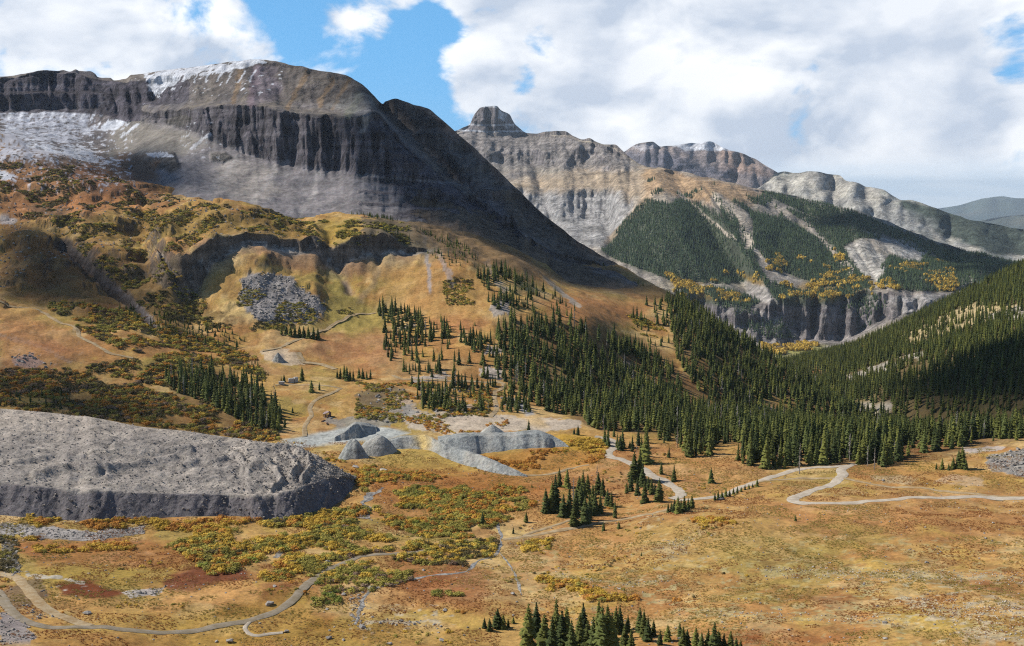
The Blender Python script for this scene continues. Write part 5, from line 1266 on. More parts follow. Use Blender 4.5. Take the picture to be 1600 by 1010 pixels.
singles = [(754, 800, 819, 'lone dark spruce at the left side of the meadow, beside the stream'), (822, 799, 816, 'bushy young spruce alone left of the meadow clump'), (805, 779, 789, 'tiny spruce alone in the red meadow below the embankment end'), (770, 777, 786, 'very small spruce leftmost in the red meadow below the embankment'), (943, 815, 830, 'small spruce just below the meadow track under the clump'), (967, 814, 826, 'small spruce right beside the meadow track, right of the clump'), (802, 823, 834, 'small spruce above the junction of track and stream'), (831, 755, 762, 'small round fir just under the embankment tip'), (969, 681, 704, 'slim spruce on the tan slope right of the winding gravel road'), (984, 688, 700, 'small bushy spruce on the tan slope near the forest'), (826, 655, 678, 'spruce standing alone on the pale mine yard'), (903, 664, 680, 'dark spruce at the right end of the pale mine yard'), (897, 668, 679, 'small spruce left of the dark one at the mine yard end'), (1009, 681, 724, 'tall spruce above the gravel road clump'), (1033, 721, 741, 'spruce on the right side of the gravel road bend'), (1053, 727, 752, 'lone spruce in the red meadow right of the gravel road'), (1111, 731, 755, 'lone spruce in the red meadow left of the forest edge'), (1243, 804, 814, 'tiny lone spruce in the wide meadow below the switchback'), (1002, 862, 869, 'squat dark fir alone in the lower right meadow'), (472, 573, 595, 'tall lone spruce above the old debris site'), (444, 584, 597, 'small spruce left of the tall one at the debris site'), (487, 594, 613, 'spruce below the debris site, left of a pair'), (499, 597, 610, 'spruce below the debris site, right of a pair'), (604, 478, 489, 'single spruce at the upper end of the curving track'), (457, 636, 645, 'tiny spruce in the turf left of the narrow track'), (678, 500, 508, 'lone spruce in the upper red meadow'), (693, 498, 514, 'second lone spruce in the upper red meadow'), (742, 502, 509, 'tiny spruce at the right of the upper red meadow')]
for px, tip, base, lab in singles:
    w = V.hit(px, base); d = math.hypot(math.hypot(w[0], w[1]), w[2])
    spruce(w[0], w[1], w[2], (base - tip) * d / F * 1.06, lab, None, fat=1.4)
for px, tip, base, lab in [(1249, 695, 741, 'tall grey dead spruce beside the road at the forest edge'), (896, 748, 800, 'thin grey snag inside the clump beside the meadow track'), (933, 727, 760, 'bare grey snag behind the clump beside the meadow track'), (429, 598, 638, 'tall bare grey snag at the edge of the left stand'), (1366, 702, 734, 'pale dead spruce among the green ones behind the switchback'), (1283, 690, 724, 'grey half-dead spruce in the forest edge above the switchback'), (1117, 629, 662, 'pale snag standing out in the dark forest'), (1058, 668, 700, 'grey snag at the lower edge of the dark forest')]:
    w = V.hit(px, base); d = math.hypot(math.hypot(w[0], w[1]), w[2])
    spruce(w[0], w[1], w[2], (base - tip) * d / F * 1.04, lab, None, snag=True)
    if 'half-dead' in lab or 'tall grey' in lab: pass

# ------------------------------------------------------------------ the forest
DENSE = [[(930, 672), (905, 650), (870, 648), (835, 632), (800, 610), (790, 560), (770, 520), (800, 495), (880, 505), (960, 530), (1000, 545), (1030, 560), (1075, 610), (1120, 650), (1330, 641), (1325, 670), (1180, 690), (1120, 696), (1040, 694), (1000, 676)],
         [(1040, 470), (1062, 466), (1130, 512), (1200, 557), (1330, 639), (1300, 662), (1150, 660), (1085, 605), (1058, 560), (1050, 520)]]
FRONT = [[(1150, 722), (1165, 706), (1130, 660), (1330, 640), (1860, 590), (1860, 684), (1600, 690), (1545, 690), (1490, 702), (1450, 706), (1400, 722), (1372, 733), (1330, 724), (1250, 731), (1200, 735)], [(1075, 715), (1060, 690), (1120, 690), (1110, 712)]]
SPARSE = [[(590, 478), (660, 490), (760, 530), (790, 560), (800, 615), (700, 600), (640, 590), (600, 555)], [(745, 430), (790, 420), (900, 480), (905, 505), (800, 500), (760, 470)], [(990, 480), (1040, 470), (1050, 540), (1000, 545), (985, 520)], [(640, 600), (800, 600), (830, 645), (740, 645), (660, 640)], [(930, 680), (1060, 690), (1080, 720), (1000, 712), (950, 700)]]
STAND = [[(258, 592), (285, 585), (320, 580), (350, 592), (395, 608), (430, 640), (448, 668), (428, 676), (392, 668), (345, 640), (300, 622), (268, 610)]]
KRUM = [[(110, 645), (200, 630), (262, 655), (262, 668), (190, 662)], [(0, 610), (60, 600), (120, 620), (100, 640), (0, 635)], [(545, 335), (600, 340), (720, 380), (770, 420), (700, 415), (620, 370)], [(180, 480), (330, 500), (400, 545), (340, 545), (250, 520)], [(380, 560), (440, 580), (440, 600), (390, 595)], [(800, 370), (950, 415), (1040, 465), (960, 445), (840, 410)]]
x, y, z, px, py = sample_ground(V, 355000, 520, 1420, -60, 1860)
cl1 = fbm(x / 28, y / 28, 3.0, 3)
prob = np.zeros(x.shape)
for poly in DENSE: prob = np.maximum(prob, inside(px, py, poly) * np.clip(.5 + cl1 * 1.6, .05, 1) * np.where((py < 570) & (px < 1010), .5 + .5 * (py > 540), 1))
for poly in FRONT: prob = np.maximum(prob, inside(px, py, poly) * np.clip(.75 + cl1 * .9, .2, 1))
for poly in SPARSE: prob = np.maximum(prob, inside(px, py, poly) * np.clip(cl1 * 1.1 - .1, 0.015, .5))
for poly in STAND: prob = np.maximum(prob, inside(px, py, poly) * 1.0)
for poly in KRUM: prob = np.maximum(prob, inside(px, py, poly) * np.clip(cl1 * 1.2 - .05, 0, .7))
gaps = [[(965, 555), (1000, 560), (1005, 605), (985, 600)], [(1040, 560), (1075, 590), (1110, 640), (1090, 640), (1055, 595)], [(1150, 640), (1215, 645), (1215, 660), (1150, 658)], [(940, 560), (960, 565), (955, 580)], [(1400, 690), (1480, 680), (1480, 697), (1420, 712), (1395, 712)], [(1508, 690), (1540, 685), (1560, 695), (1510, 700)]]
gaps += [[(860, 530), (900, 535), (890, 550), (855, 548)], [(930, 600), (970, 605), (965, 620), (930, 615)], [(905, 570), (935, 575), (930, 590)], [(1010, 500), (1040, 505), (1050, 545), (1020, 540)], [(840, 590), (870, 600), (860, 620), (835, 612)], [(1090, 560), (1110, 580), (1100, 590)], [(1210, 620), (1240, 628), (1225, 640)]]
for poly in gaps: prob = np.where(inside(px, py, poly), prob * .12, prob)
keep = (rng.uniform(0, 1, x.shape) < prob) & off_road(px, py, 5)
x, y, z, px, py = (q[keep] for q in (x, y, z, px, py))
i = thin(x, y, 5.0); x, y, z, px, py = (q[i] for q in (x, y, z, px, py))
h = rng.uniform(7.5, 16.5, len(x)) * np.where(rng.uniform(0, 1, len(x)) < .18, .6, 1.0)
for poly in FRONT: h = np.where(inside(px, py, poly), h * 1.18, h)
for poly in SPARSE: h = np.where(inside(px, py, poly), h * .85, h)
for poly in KRUM: h = np.where(inside(px, py, poly), h * .42, h)
for poly in STAND: h = np.where(inside(px, py, poly), h * .95, h)
dist = np.sqrt(x * x + y * y + z * z); size = h / dist * F
# which of them show: rough occlusion by the ground only
order = np.argsort(-size)
vis_front = (py > 640) & (px > 0) & (px < 1600)
n_single = tree_no
ind = []
for k in order:
    if len(ind) >= 300 - n_single: break
    if vis_front[k]: ind.append(k)
ind = np.array(ind)
rest = np.ones(len(x), bool); rest[ind] = False
def forest_label(px, py, h):
    big = 'tall' if h > 15.5 else 'short' if h < 11 else 'middle-sized'
    if px < 480: place = 'in the left stand beyond the big spoil heap'
    elif px < 1010: place = 'in the forest edge above the winding gravel road'
    elif px < 1090: place = 'in the thin wood right of the winding gravel road'
    elif px < 1150: place = 'in the forest edge above the red meadow'
    elif px < 1215: place = 'at the left end of the forest edge above the young firs'
    elif px < 1270: place = 'in the forest edge around the tall grey dead spruce'
    elif px < 1310: place = 'in the forest edge left of the road mouth'
    elif px < 1350: place = 'in the forest edge right of the road mouth'
    elif px < 1400: place = 'in the forest edge beside the pale dead spruce'
    elif px < 1470: place = 'in the forest edge above the pale outcrop'
    elif px < 1540: place = 'in the forest edge behind the outcrop group'
    else: place = 'at the right edge of the picture above the scree'
    return '%s green spruce %s' % (big, place), '%s spruces %s' % (big, place)
for k in ind:
    lab, grp = forest_label(px[k], py[k], h[k]); spruce(x[k], y[k], z[k], h[k], lab, grp)
FT = [forest_variant(100 + i, 12, 7, .15 + .015 * (i % 3), M_needle if i % 2 else M_needle_d) for i in range(6)]
tv_, tf_ = taper(.016, 1.0, 5); sv_, sf_ = snag_twigs(9)
FT.append(raw_mesh('forest_snag', tv_ + sv_, tf_ + [tuple(q + len(tv_) for q in f) for f in sf_], M_deadwood))
nr_ = rest.sum(); wv = rng.uniform(.95, 1.3, nr_)
hh = h[rest]; scatter('spruce_forest', 'dark spruce forest covering the spur and the valley bottom', 'forest', np.stack([x[rest], y[rest], z[rest] - .2], -1), rng.uniform(0, 6.28, nr_), np.stack([hh * wv, hh * wv, hh], -1), np.where(rng.uniform(0, 1, nr_) < .035, 6, rng.integers(0, 6, nr_)), FT)
print('valley trees', len(x), 'single', tree_no)

# forest on the right-hand hillside
x, y, z, px, py = sample_ground(HR, 68000, 900, 2050, 1150, 1860)
n1 = fbm(x / 45, y / 45, 6.0, 3); pr = np.clip(.7 + n1 * 1.3, .12, 1)
for poly in ([(1400, 530), (1500, 480), (1600, 478), (1600, 505), (1540, 500), (1480, 522), (1420, 542)], [(1320, 590), (1380, 566), (1450, 546), (1440, 565), (1330, 598)], [(1330, 625), (1395, 632), (1390, 645), (1340, 642)], [(1335, 543), (1365, 536), (1352, 552)]):
    pr = np.where(inside(px, py, poly), pr * .12, pr)
k = rng.uniform(0, 1, len(x)) < pr
x, y, z = x[k], y[k], z[k]; i = thin(x, y, 5.2); x, y, z = x[i], y[i], z[i]; n = len(x)
hh = rng.uniform(9, 17, n); wv = rng.uniform(.95, 1.3, n)
FT2 = [forest_variant(200 + i, 9, 6, .16, M_needle if i % 2 else M_needle_d) for i in range(4)]
scatter('hillside_forest', 'spruce forest on the steep hillside at the right', 'forest', np.stack([x, y, z - .3], -1), rng.uniform(0, 6.28, n), np.stack([hh * wv, hh * wv, hh], -1), rng.integers(0, 4, n), FT2)
print('hillside trees', n)

# far forest and aspens
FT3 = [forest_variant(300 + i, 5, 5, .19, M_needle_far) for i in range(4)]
x, y, z, px, py = sample_ground(E, 420000, 3300, 5100, 930, 1660)
n1 = fbm(x / 130, y / 130, 2.0, 3); pr = np.zeros(len(x))
for poly in FOREST: pr = np.maximum(pr, inside(px + n1 * 10, py + n1 * 5, poly) * np.clip(1.0 + n1 * .8, .2, 1))
up = inside(px, py, [(1010, 280), (1100, 285), (1200, 305), (1230, 345), (1170, 400), (1100, 330), (1020, 315)])
pr = np.maximum(pr, up * np.clip(n1 * 1.1 - .1, 0, .5))
low = inside(px, py, [(1100, 480), (1400, 460), (1400, 500), (1300, 530), (1200, 530)]); pr = np.maximum(pr, low * np.clip(n1 - .1, 0, .35))
for pts, w in (([(1120, 310), (1160, 340), (1170, 380)], 11), ([(1170, 380), (1215, 430), (1240, 450)], 3), ([(1060, 300), (1110, 345), (1150, 375)], 2.5), ([(1255, 345), (1290, 380), (1330, 425)], 6)):
    pr = np.where(line_d(px + n1 * 4, py, pts) < w, pr * .05, pr)
for poly in ([(1318, 388), (1345, 374), (1378, 398), (1390, 420), (1370, 442), (1338, 425)], [(1375, 372), (1420, 375), (1452, 395), (1435, 414), (1400, 395), (1378, 385)], [(1160, 440), (1200, 450), (1215, 475), (1175, 470)], [(995, 350), (1015, 350), (1012, 362), (995, 362)]):
    pr = np.where(inside(px, py, poly), pr * .06, pr)
asp = np.zeros(len(x), bool)
n5 = fbm(x / 45, y / 45, 8.0, 3)
for poly in ASPEN: asp |= inside(px + n1 * 16, py + n1 * 8, poly) & (n5 > .05)
asp |= inside(px, py, [(1040, 430), (1180, 425), (1240, 440), (1370, 440), (1480, 420), (1500, 455), (1380, 462), (1250, 475), (1060, 475)]) & (n5 > .42)
asp |= inside(px, py, [(1180, 380), (1380, 400), (1500, 410), (1480, 450), (1200, 440)]) & (n5 > .6)
k = (rng.uniform(0, 1, len(x)) < pr) & ~(asp & (rng.uniform(0, 1, len(x)) < .6)); xx, yy, zz = x[k], y[k], z[k]; i = thin(xx, yy, 8.5); xx, yy, zz = xx[i], yy[i], zz[i]; n = len(xx)
hh = rng.uniform(12, 22, n); wv = rng.uniform(1.0, 1.5, n)
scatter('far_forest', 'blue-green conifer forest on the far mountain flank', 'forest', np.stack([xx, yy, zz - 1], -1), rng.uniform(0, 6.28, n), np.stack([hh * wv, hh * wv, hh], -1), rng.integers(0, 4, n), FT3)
print('far trees', n)
M_aspen = leaf_mat('aspen_leaves', (222, 178, 66), (238, 208, 104))
ASP = [shrub_mesh(900 + i, 60, M_aspen, 5, .42) for i in range(3)]
for poly in ([(1318, 388), (1345, 374), (1378, 398), (1390, 420), (1370, 442), (1338, 425)], [(1375, 372), (1420, 375), (1452, 395), (1435, 414), (1400, 395)]): asp &= ~inside(px, py, poly)
k = asp & (rng.uniform(0, 1, len(x)) < np.clip(.4 + n5, .1, 1)); xx, yy, zz = x[k], y[k], z[k]; i = thin(xx, yy, 9); xx, yy, zz = xx[i], yy[i], zz[i]; n = len(xx)
hh = rng.uniform(11, 18, n)
scatter('aspen_grove', 'golden aspen groves on the far mountain benches', 'aspens', np.stack([xx, yy, zz + 1], -1), rng.uniform(0, 6.28, n), np.stack([hh * .9, hh * .9, hh * 1.5], -1), rng.integers(0, 3, n), ASP)
print('aspens', n)

# ------------------------------------------------------------------ willow shrubs
names = list(SHRUB)
def mixw(**kw):
    w = np.array([kw.get(k, 0) for k in names], float); return w / w.sum()
WZ = [  # outline, cover, colours, size range
 ([(30, 800), (150, 812), (260, 812), (420, 815), (440, 830), (300, 835), (230, 828), (60, 826)], .55, mixw(golden=5, orange=4, olive=1), (1.6, 3.6)),
 ([(40, 842), (180, 846), (220, 860), (60, 866)], .5, mixw(golden=5, orange=3, olive=1), (1.4, 3.2)),
 ([(265, 850), (330, 828), (440, 812), (560, 790), (560, 830), (470, 850), (460, 900), (430, 915), (390, 890), (330, 900), (300, 880)], .85, mixw(golden=5, olive=4, green=1, orange=1, dark=1), (1.8, 4.4)),
 ([(440, 850), (560, 820), (620, 845), (600, 870), (510, 880), (460, 900)], .7, mixw(olive=4, golden=4, mauve=1), (1.6, 3.8)),
 ([(500, 715), (560, 725), (640, 735), (720, 745), (840, 770), (830, 800), (740, 840), (700, 850), (620, 830), (590, 800), (560, 810), (570, 770)], .5, mixw(golden=3, olive=5, orange=2, green=1), (1.5, 3.8)),
 ([(620, 750), (740, 760), (720, 800), (740, 830), (660, 830), (620, 800)], .5, mixw(olive=5, golden=3, green=2), (1.6, 3.6)),
 ([(600, 850), (700, 850), (780, 845), (770, 870), (700, 890), (620, 880)], .7, mixw(golden=4, olive=3, dark=2, mauve=1), (1.8, 4)),
 ([(480, 890), (560, 880), (650, 880), (640, 910), (580, 925), (520, 930), (490, 910)], .55, mixw(olive=5, golden=2, mauve=2, green=1), (1.5, 3.4)),
 ([(488, 935), (530, 925), (535, 942), (490, 955)], .9, mixw(green=5, olive=2), (1.5, 3)),
 ([(630, 925), (670, 918), (725, 930), (700, 940), (640, 940)], .7, mixw(green=2, olive=5, golden=1), (1.5, 3)),
 ([(740, 714), (870, 702), (950, 710), (930, 728), (830, 740)], .75, mixw(orange=6, golden=3, olive=1), (1.2, 3)),
 ([(870, 682), (950, 688), (945, 710), (890, 702)], .7, mixw(golden=6, orange=2), (1.2, 3)),
 ([(500, 725), (620, 735), (740, 745), (700, 765), (560, 760)], .6, mixw(orange=4, golden=4, olive=3), (1.3, 3)),
 ([(840, 905), (900, 912), (960, 935), (1060, 940), (1020, 955), (920, 945), (850, 925)], .3, mixw(golden=5, orange=2, olive=2), (1.5, 3.4)),
 ([(810, 850), (865, 842), (862, 862), (815, 864)], .7, mixw(golden=6, olive=2), (1.4, 3.2)),
 ([(1080, 812), (1150, 800), (1150, 822), (1100, 830)], .4, mixw(golden=6, orange=3), (1.2, 2.6)),
 ([(0, 580), (120, 575), (230, 560), (330, 590), (400, 640), (440, 690), (400, 690), (260, 668), (110, 650), (0, 640)], .8, mixw(golden=3, orange=3, mauve=4, olive=3, dark=4), (1.6, 4.4)),
 ([(60, 470), (180, 480), (330, 530), (400, 560), (420, 600), (330, 580), (220, 560), (130, 520)], .65, mixw(golden=4, olive=4, mauve=2, dark=3, orange=1), (1.5, 4)),
 ([(80, 345), (350, 320), (490, 345), (500, 370), (340, 372), (250, 400), (330, 480), (370, 520), (250, 500), (150, 420)], .4, mixw(olive=4, golden=3, dark=5, mauve=1), (1.5, 4)),
 ([(-20, 255), (140, 262), (230, 300), (350, 325), (90, 350), (-20, 335)], .16, mixw(olive=3, golden=1, dark=5, mauve=2), (1.5, 3.6)),
 ([(380, 430), (420, 420), (500, 460), (520, 490), (560, 480), (600, 440), (620, 470), (560, 500), (400, 520), (370, 500)], .22, mixw(olive=4, dark=4, golden=2), (1.5, 3.4)),
 ([(500, 345), (640, 350), (640, 385), (500, 385)], .4, mixw(olive=4, dark=4, golden=2), (1.5, 4)),
 ([(560, 600), (700, 600), (790, 610), (760, 660), (650, 660), (560, 660)], .4, mixw(olive=4, golden=3, dark=3, orange=2), (1.2, 3)),
 ([(640, 660), (800, 660), (780, 678), (640, 682)], .3, mixw(orange=4, golden=3), (1, 2.4)),
 ([(0, 835), (30, 845), (25, 905), (0, 905)], .4, mixw(dark=4, olive=2), (1.2, 2.6)),
 ([(690, 430), (740, 440), (745, 480), (700, 478)], .35, mixw(dark=3, olive=3, golden=2), (1.5, 3)),
 ([(960, 490), (1030, 500), (1050, 530), (990, 525)], .4, mixw(olive=4, golden=3), (1.5, 3)),
]
x, y, z, px, py = sample_ground(V, 600000, 300, 1600, -40, 1300)
clump = fbm(x / 16, y / 16, 21.0, 3)
okr = off_road(px, py, 4)
SX, SY, SZ, SS, SI, SPX, SPY = [], [], [], [], [], [], []
cellc = fbm(x / 22, y / 22, 40.0, 2)
for poly, cov, wts, (s0, s1) in WZ:
    m = inside(px + clump * 6, py + clump * 4, poly) & okr & (clump > (0.42 - cov * .95)) & (rng.uniform(0, 1, len(x)) < .55)
    ii = np.nonzero(m)[0]
    if len(ii) == 0: continue
    ii = ii[thin(x[ii], y[ii], (s0 + s1) * .40)]
    cw = np.cumsum(wts); u = np.clip(np.mod(cellc[ii] * 1.7 + .5, 1) * .6 + rng.uniform(0, .4, len(ii)), 0, .999)
    SX.append(x[ii]); SY.append(y[ii]); SZ.append(z[ii]); SS.append(rng.uniform(s0, s1, len(ii))); SI.append(np.searchsorted(cw, u)); SPX.append(px[ii]); SPY.append(py[ii])
# thin sprinkle everywhere on the meadow
ii = np.nonzero((clump > .42) & okr & (py > 690) & (py < 1010) & (px < 1180) & (rng.uniform(0, 1, len(x)) < .06))[0]
SX.append(x[ii]); SY.append(y[ii]); SZ.append(z[ii]); SS.append(rng.uniform(.7, 1.9, len(ii))); SI.append(rng.choice(6, len(ii), p=mixw(olive=4, golden=3, dark=2, orange=1))); SPX.append(px[ii]); SPY.append(py[ii])
SX, SY, SZ, SS, SI, SPX, SPY = map(np.concatenate, (SX, SY, SZ, SS, SI, SPX, SPY))
onheap = inside(SPX, SPY, heap_base + heap_back[::-1]); k = ~onheap | (SPY > 800)
SX, SY, SZ, SS, SI, SPX, SPY = (q[k] for q in (SX, SY, SZ, SS, SI, SPX, SPY))
sz = SS / np.sqrt(SX ** 2 + SY ** 2 + SZ ** 2) * ((SPX > 0) & (SPX < 1600) & (SPY < 1000) & (SPY > 700))
big = np.argsort(-sz)[:300]; rest = np.ones(len(SX), bool); rest[big] = False
cname = {'golden': 'golden yellow', 'orange': 'orange', 'olive': 'olive', 'dark': 'dark brown-green', 'mauve': 'mauve-grey', 'green': 'green'}
def place_label(px, py):
    if py < 775: return ('just below the yellow-stained embankment' if py < 748 else 'between the spoil embankment and the stream') if px < 740 else 'in the hollow right of the diagonal embankment'
    if px < 120: return 'at the left end of the rocky stream bed'
    if px < 260: return 'beside the rocky stream bed at the left'
    if px < 330: return 'at the left end of the thicket below the heap'
    if px < 400: return 'in the thicket directly below the big heap' if py < 850 else 'in the lower left part of the thicket'
    if px < 480: return 'in the thicket under the tip of the heap' if py < 840 else 'in the thicket beside the red turf'
    if px < 560: return 'along the upper side of the curving dirt road' if py < 885 else 'on the lower side of the curving dirt road'
    if px < 660: return 'beside the white water of the stream' if py < 835 else 'where the dirt road fades out' if py < 885 else 'above the small stony stream'
    if px < 800: return 'in the willow flat of the middle meadow' if py < 845 else 'on the bank of the small stream'
    return 'in the open meadow right of the small stream'
for k in big:
    nm = names[SI[k]]; e = bpy.data.objects.new('willow_shrub', None); col0.objects.link(e); s_ = SS[k] * 1.35
    e.location = (SX[k], SY[k], SZ[k] - .08); e.rotation_euler = (0, 0, rng.uniform(0, 6.28)); e.scale = (s_, s_, s_ * .82); e.empty_display_size = .1
    o = bpy.data.objects.new('leaves', SHRUB[nm][k % 3]); col0.objects.link(o); o.parent = e
    o = bpy.data.objects.new('stems', STEMS); col0.objects.link(o); o.parent = e
    pl = place_label(SPX[k], SPY[k])
    sw = 'wide' if SS[k] > 3.6 else 'small' if SS[k] < 2.9 else 'rounded'
    tag(e, '%s %s willow shrub %s' % (sw, cname[nm], pl), 'shrub', '%s %s willows %s' % (sw, nm, pl))
allm = [m for k in names for m in SHRUB[k]]
n = rest.sum(); s_ = SS[rest] * 1.35
scatter('willow_thicket', 'low autumn willow scrub over the meadow and the left slope', 'scrub', np.stack([SX[rest], SY[rest], SZ[rest] - .08], -1), rng.uniform(0, 6.28, n), np.stack([s_, s_, s_ * .82], -1), SI[rest] * 3 + rng.integers(0, 3, n), allm)
print('shrubs', len(SX))

# ------------------------------------------------------------------ grass tussocks
M_grass = leaf_mat('tussock_grass', (204, 160, 96), (226, 194, 132), .25)
M_grass2 = leaf_mat('rust_grass', (166, 108, 66), (196, 138, 84), .25)
M_grass3 = leaf_mat('olive_grass', (166, 148, 76), (196, 178, 98), .25)
def tuft(seed, mat):
    rr = random.Random(seed); vs = []; fs = []
    for i in range(16):
        a = rr.uniform(0, 6.28); r0 = rr.uniform(0, .3); b0 = len(vs); ca, sa = math.cos(a), math.sin(a); l = rr.uniform(.3, .7); w = rr.uniform(.06, .12); ox, oy = rr.uniform(-.4, .4), rr.uniform(-.4, .4)
        vs += [(ox + ca * r0 * .2 - sa * w, oy + sa * r0 * .2 + ca * w, -.03), (ox + ca * r0 * .2 + sa * w, oy + sa * r0 * .2 - ca * w, -.03), (ox + ca * l * .6, oy + sa * l * .6, l * .7)]; fs.append((b0, b0 + 1, b0 + 2))
    return raw_mesh('tuft', vs, fs, mat)
TUFTS = [tuft(i, [M_grass, M_grass2, M_grass3][i % 3]) for i in range(6)]
x, y, z, px, py = sample_ground(V, 310000, 280, 660, -140, 1820)
gn = fbm(x / 30, y / 30, 55.0, 3); g2 = fbm(x / 8, y / 8, 12.0, 2)
k = off_road(px, py, 4) & (g2 > -.15) & (rng.uniform(0, 1, len(x)) < .75) & ~inside(px, py, heap_base + heap_back[::-1]) & ~inside(px, py, [(600, 690), (700, 682), (890, 690), (830, 748), (700, 722)])
x, y, z, gn = x[k], y[k], z[k], gn[k]; n = len(x)
sel = np.where(gn + rng.normal(0, .18, n) > .12, 2, np.where(gn + rng.normal(0, .18, n) < -.12, 1, 0)) + 3 * rng.integers(0, 2, n)
scatter('meadow_grass', 'dry autumn grass tussocks over the meadow', 'grass', np.stack([x, y, z], -1), rng.uniform(0, 6.28, n), rng.uniform(.35, .85, n), sel, TUFTS)
print('tufts', n)

# ------------------------------------------------------------------ boulders
BOULD = [(491, 882, 10, 'by the bend of the dirt road, left of a pair'), (512, 879, 11, 'by the bend of the dirt road, right of a pair'), (429, 917, 8, 'above the dark red turf left of the dirt road'), (421, 945, 14, 'sitting left of the curving dirt road'), (406, 975, 6, 'just below the curving dirt road'), (447, 988, 9, 'at the end of the little pale loop'), (514, 998, 11, 'at the bottom edge, below the red turf'), (537, 1001, 7, 'at the bottom edge, right of the larger one'), (579, 920, 12, 'beside the small stream under the mauve willows'), (537, 930, 9, 'right of the bright green shrub'), (511, 953, 7, 'below the bright green shrub'), (550, 963, 9, 'on the left bank of the small stream'), (565, 981, 13, 'at the lower end of the small stream'), (662, 892, 7, 'in the dark turf above the small stream'), (695, 955, 10, 'pale, alone in the ochre grass'), (706, 914, 5, 'small and alone in the rust meadow'), (691, 1002, 11, 'pale, at the bottom edge'), (685, 989, 5, 'small and dark near the bottom edge'), (627, 971, 8, 'in the line of stones right of the small stream'), (647, 976, 6, 'last in the line of stones right of the small stream'), (594, 974, 7, 'first in the line of stones right of the small stream'), (582, 965, 6, 'upper one right of the small stream'), (359, 1003, 13, 'large and dark at the bottom left'), (609, 1007, 9, 'pale, at the bottom edge below the small stream'), (515, 986, 5, 'small, below the red turf'), (136, 960, 15, 'flat-topped beside the forking dirt road'), (338, 1003, 6, 'small, beside the large dark one at the bottom left'), (1448, 880, 7, 'alone in the wide right meadow'), (1382, 974, 10, 'brown-grey in the lower right meadow'), (1371, 948, 5, 'small pale in the lower right meadow'), (1383, 999, 8, 'pale at the bottom edge on the right'), (1126, 781, 12, 'flat pale beside the gravel road'), (1188, 943, 5, 'small in the grass right of the foreground clump'), (968, 921, 7, 'pale, above the foreground clump'), (1064, 999, 13, 'large grey among the low row of conifers'), (870, 982, 16, 'large grey among the foreground spruces'), (925, 886, 4, 'small white in the middle meadow'), (801, 929, 9, 'pale, left of the foreground clump'), (598, 737, 18, 'long low grey above the willow flat'), (556, 731, 12, 'low grey near the heap tip'), (648, 958, 5, 'small, right of the small stream'), (240, 1000, 4, 'small, below the dirt road at the left'), (1552, 818, 6, 'small pale below the gravel road at the right'), (1540, 842, 5, 'small pale in the upper right meadow'), (980, 668, 5, 'small near the forest edge'), (1380, 752, 7, 'dark, on the pale patch inside the switchback')]
for q, (px_, py_, w_, lab) in enumerate(BOULD):
    w = V.hit(px_, py_); d = float(np.linalg.norm(w)); s_ = w_ * d / F
    o = bpy.data.objects.new('boulder', ROCKS[q % 8]); col0.objects.link(o); o.location = (w[0], w[1], w[2] + s_ * .14)
    o.rotation_euler = (rng.uniform(-.2, .2), rng.uniform(-.2, .2), rng.uniform(0, 6.28)); o.scale = (s_ * 1.1, s_ * .95, s_ * (.5 if 'flat' in lab or 'low' in lab.split() else .85))
    tag(o, 'grey boulder ' + lab, 'boulder', 'boulders in the meadow')
# loose stones
def stones(name, label, polys, n, srange, meshes, L=V, r0=300, r1=700, px0=-40, px1=1640, lift=.1):
    x, y, z, px, py = sample_ground(L, n, r0, r1, px0, px1)
    m = np.zeros(len(x), bool)
    for p in polys: m |= inside(px, py, p)
    x, y, z = x[m], y[m], z[m]; k = len(x); s_ = srange[0] + (srange[1] - srange[0]) * rng.uniform(0, 1, k) ** 3
    scatter(name, label, 'stones', np.stack([x, y, z + s_ * lift], -1), rng.uniform(0, 6.28, k), s_, rng.integers(0, len(meshes), k), meshes, rng.uniform(-.5, .5, k)); print(name, k)
stones('meadow_stones', 'small stones strewn through the meadow grass', [[(-40, 700), (1640, 760), (1640, 1010), (-40, 1010)]], 5200, (.25, 1.1), ROCKS)
stones('stream_bed_stones', 'grey cobbles of the dry stream bed under the big heap', [[(-30, 815), (60, 824), (150, 833), (228, 824), (228, 832), (150, 844), (60, 840), (-30, 836)], [(0, 840), (25, 845), (32, 900), (0, 905)], [(0, 955), (40, 970), (55, 1000), (0, 1010)], [(35, 945), (85, 950), (85, 965), (50, 970)], [(190, 926), (260, 916), (245, 932)], [(600, 965), (690, 975), (690, 982), (590, 976)], [(545, 930), (575, 925), (572, 985), (545, 985)]], 60000, (.4, 1.5), ROCKS_HEAP + ROCKS[:3], r1=560)
stones('bowl_talus', 'grey talus blocks filling the bowl under the cliffs', [[(375, 440), (410, 425), (455, 435), (490, 460), (512, 480), (500, 500), (440, 505), (395, 500)], [(18, 558), (50, 553), (70, 568), (22, 572)], [(1540, 716), (1620, 695), (1700, 700), (1700, 742), (1590, 744)]], 160000, (.7, 3.4), ROCKS_HEAP + ROCKS[:3], r0=480, r1=1150)
stones('hill_stones', 'grey blocks and knobs lying on the brown left slopes', [[(-40, 235), (140, 245), (240, 300), (480, 345), (480, 370), (330, 380), (100, 400), (-40, 480)], [(-40, 540), (60, 550), (100, 575), (-40, 585)], [(560, 600), (800, 600), (790, 660), (560, 660)]], 15000, (.6, 3.6), ROCKS_HEAP + ROCKS[:3], r0=640, r1=1600, px1=820)
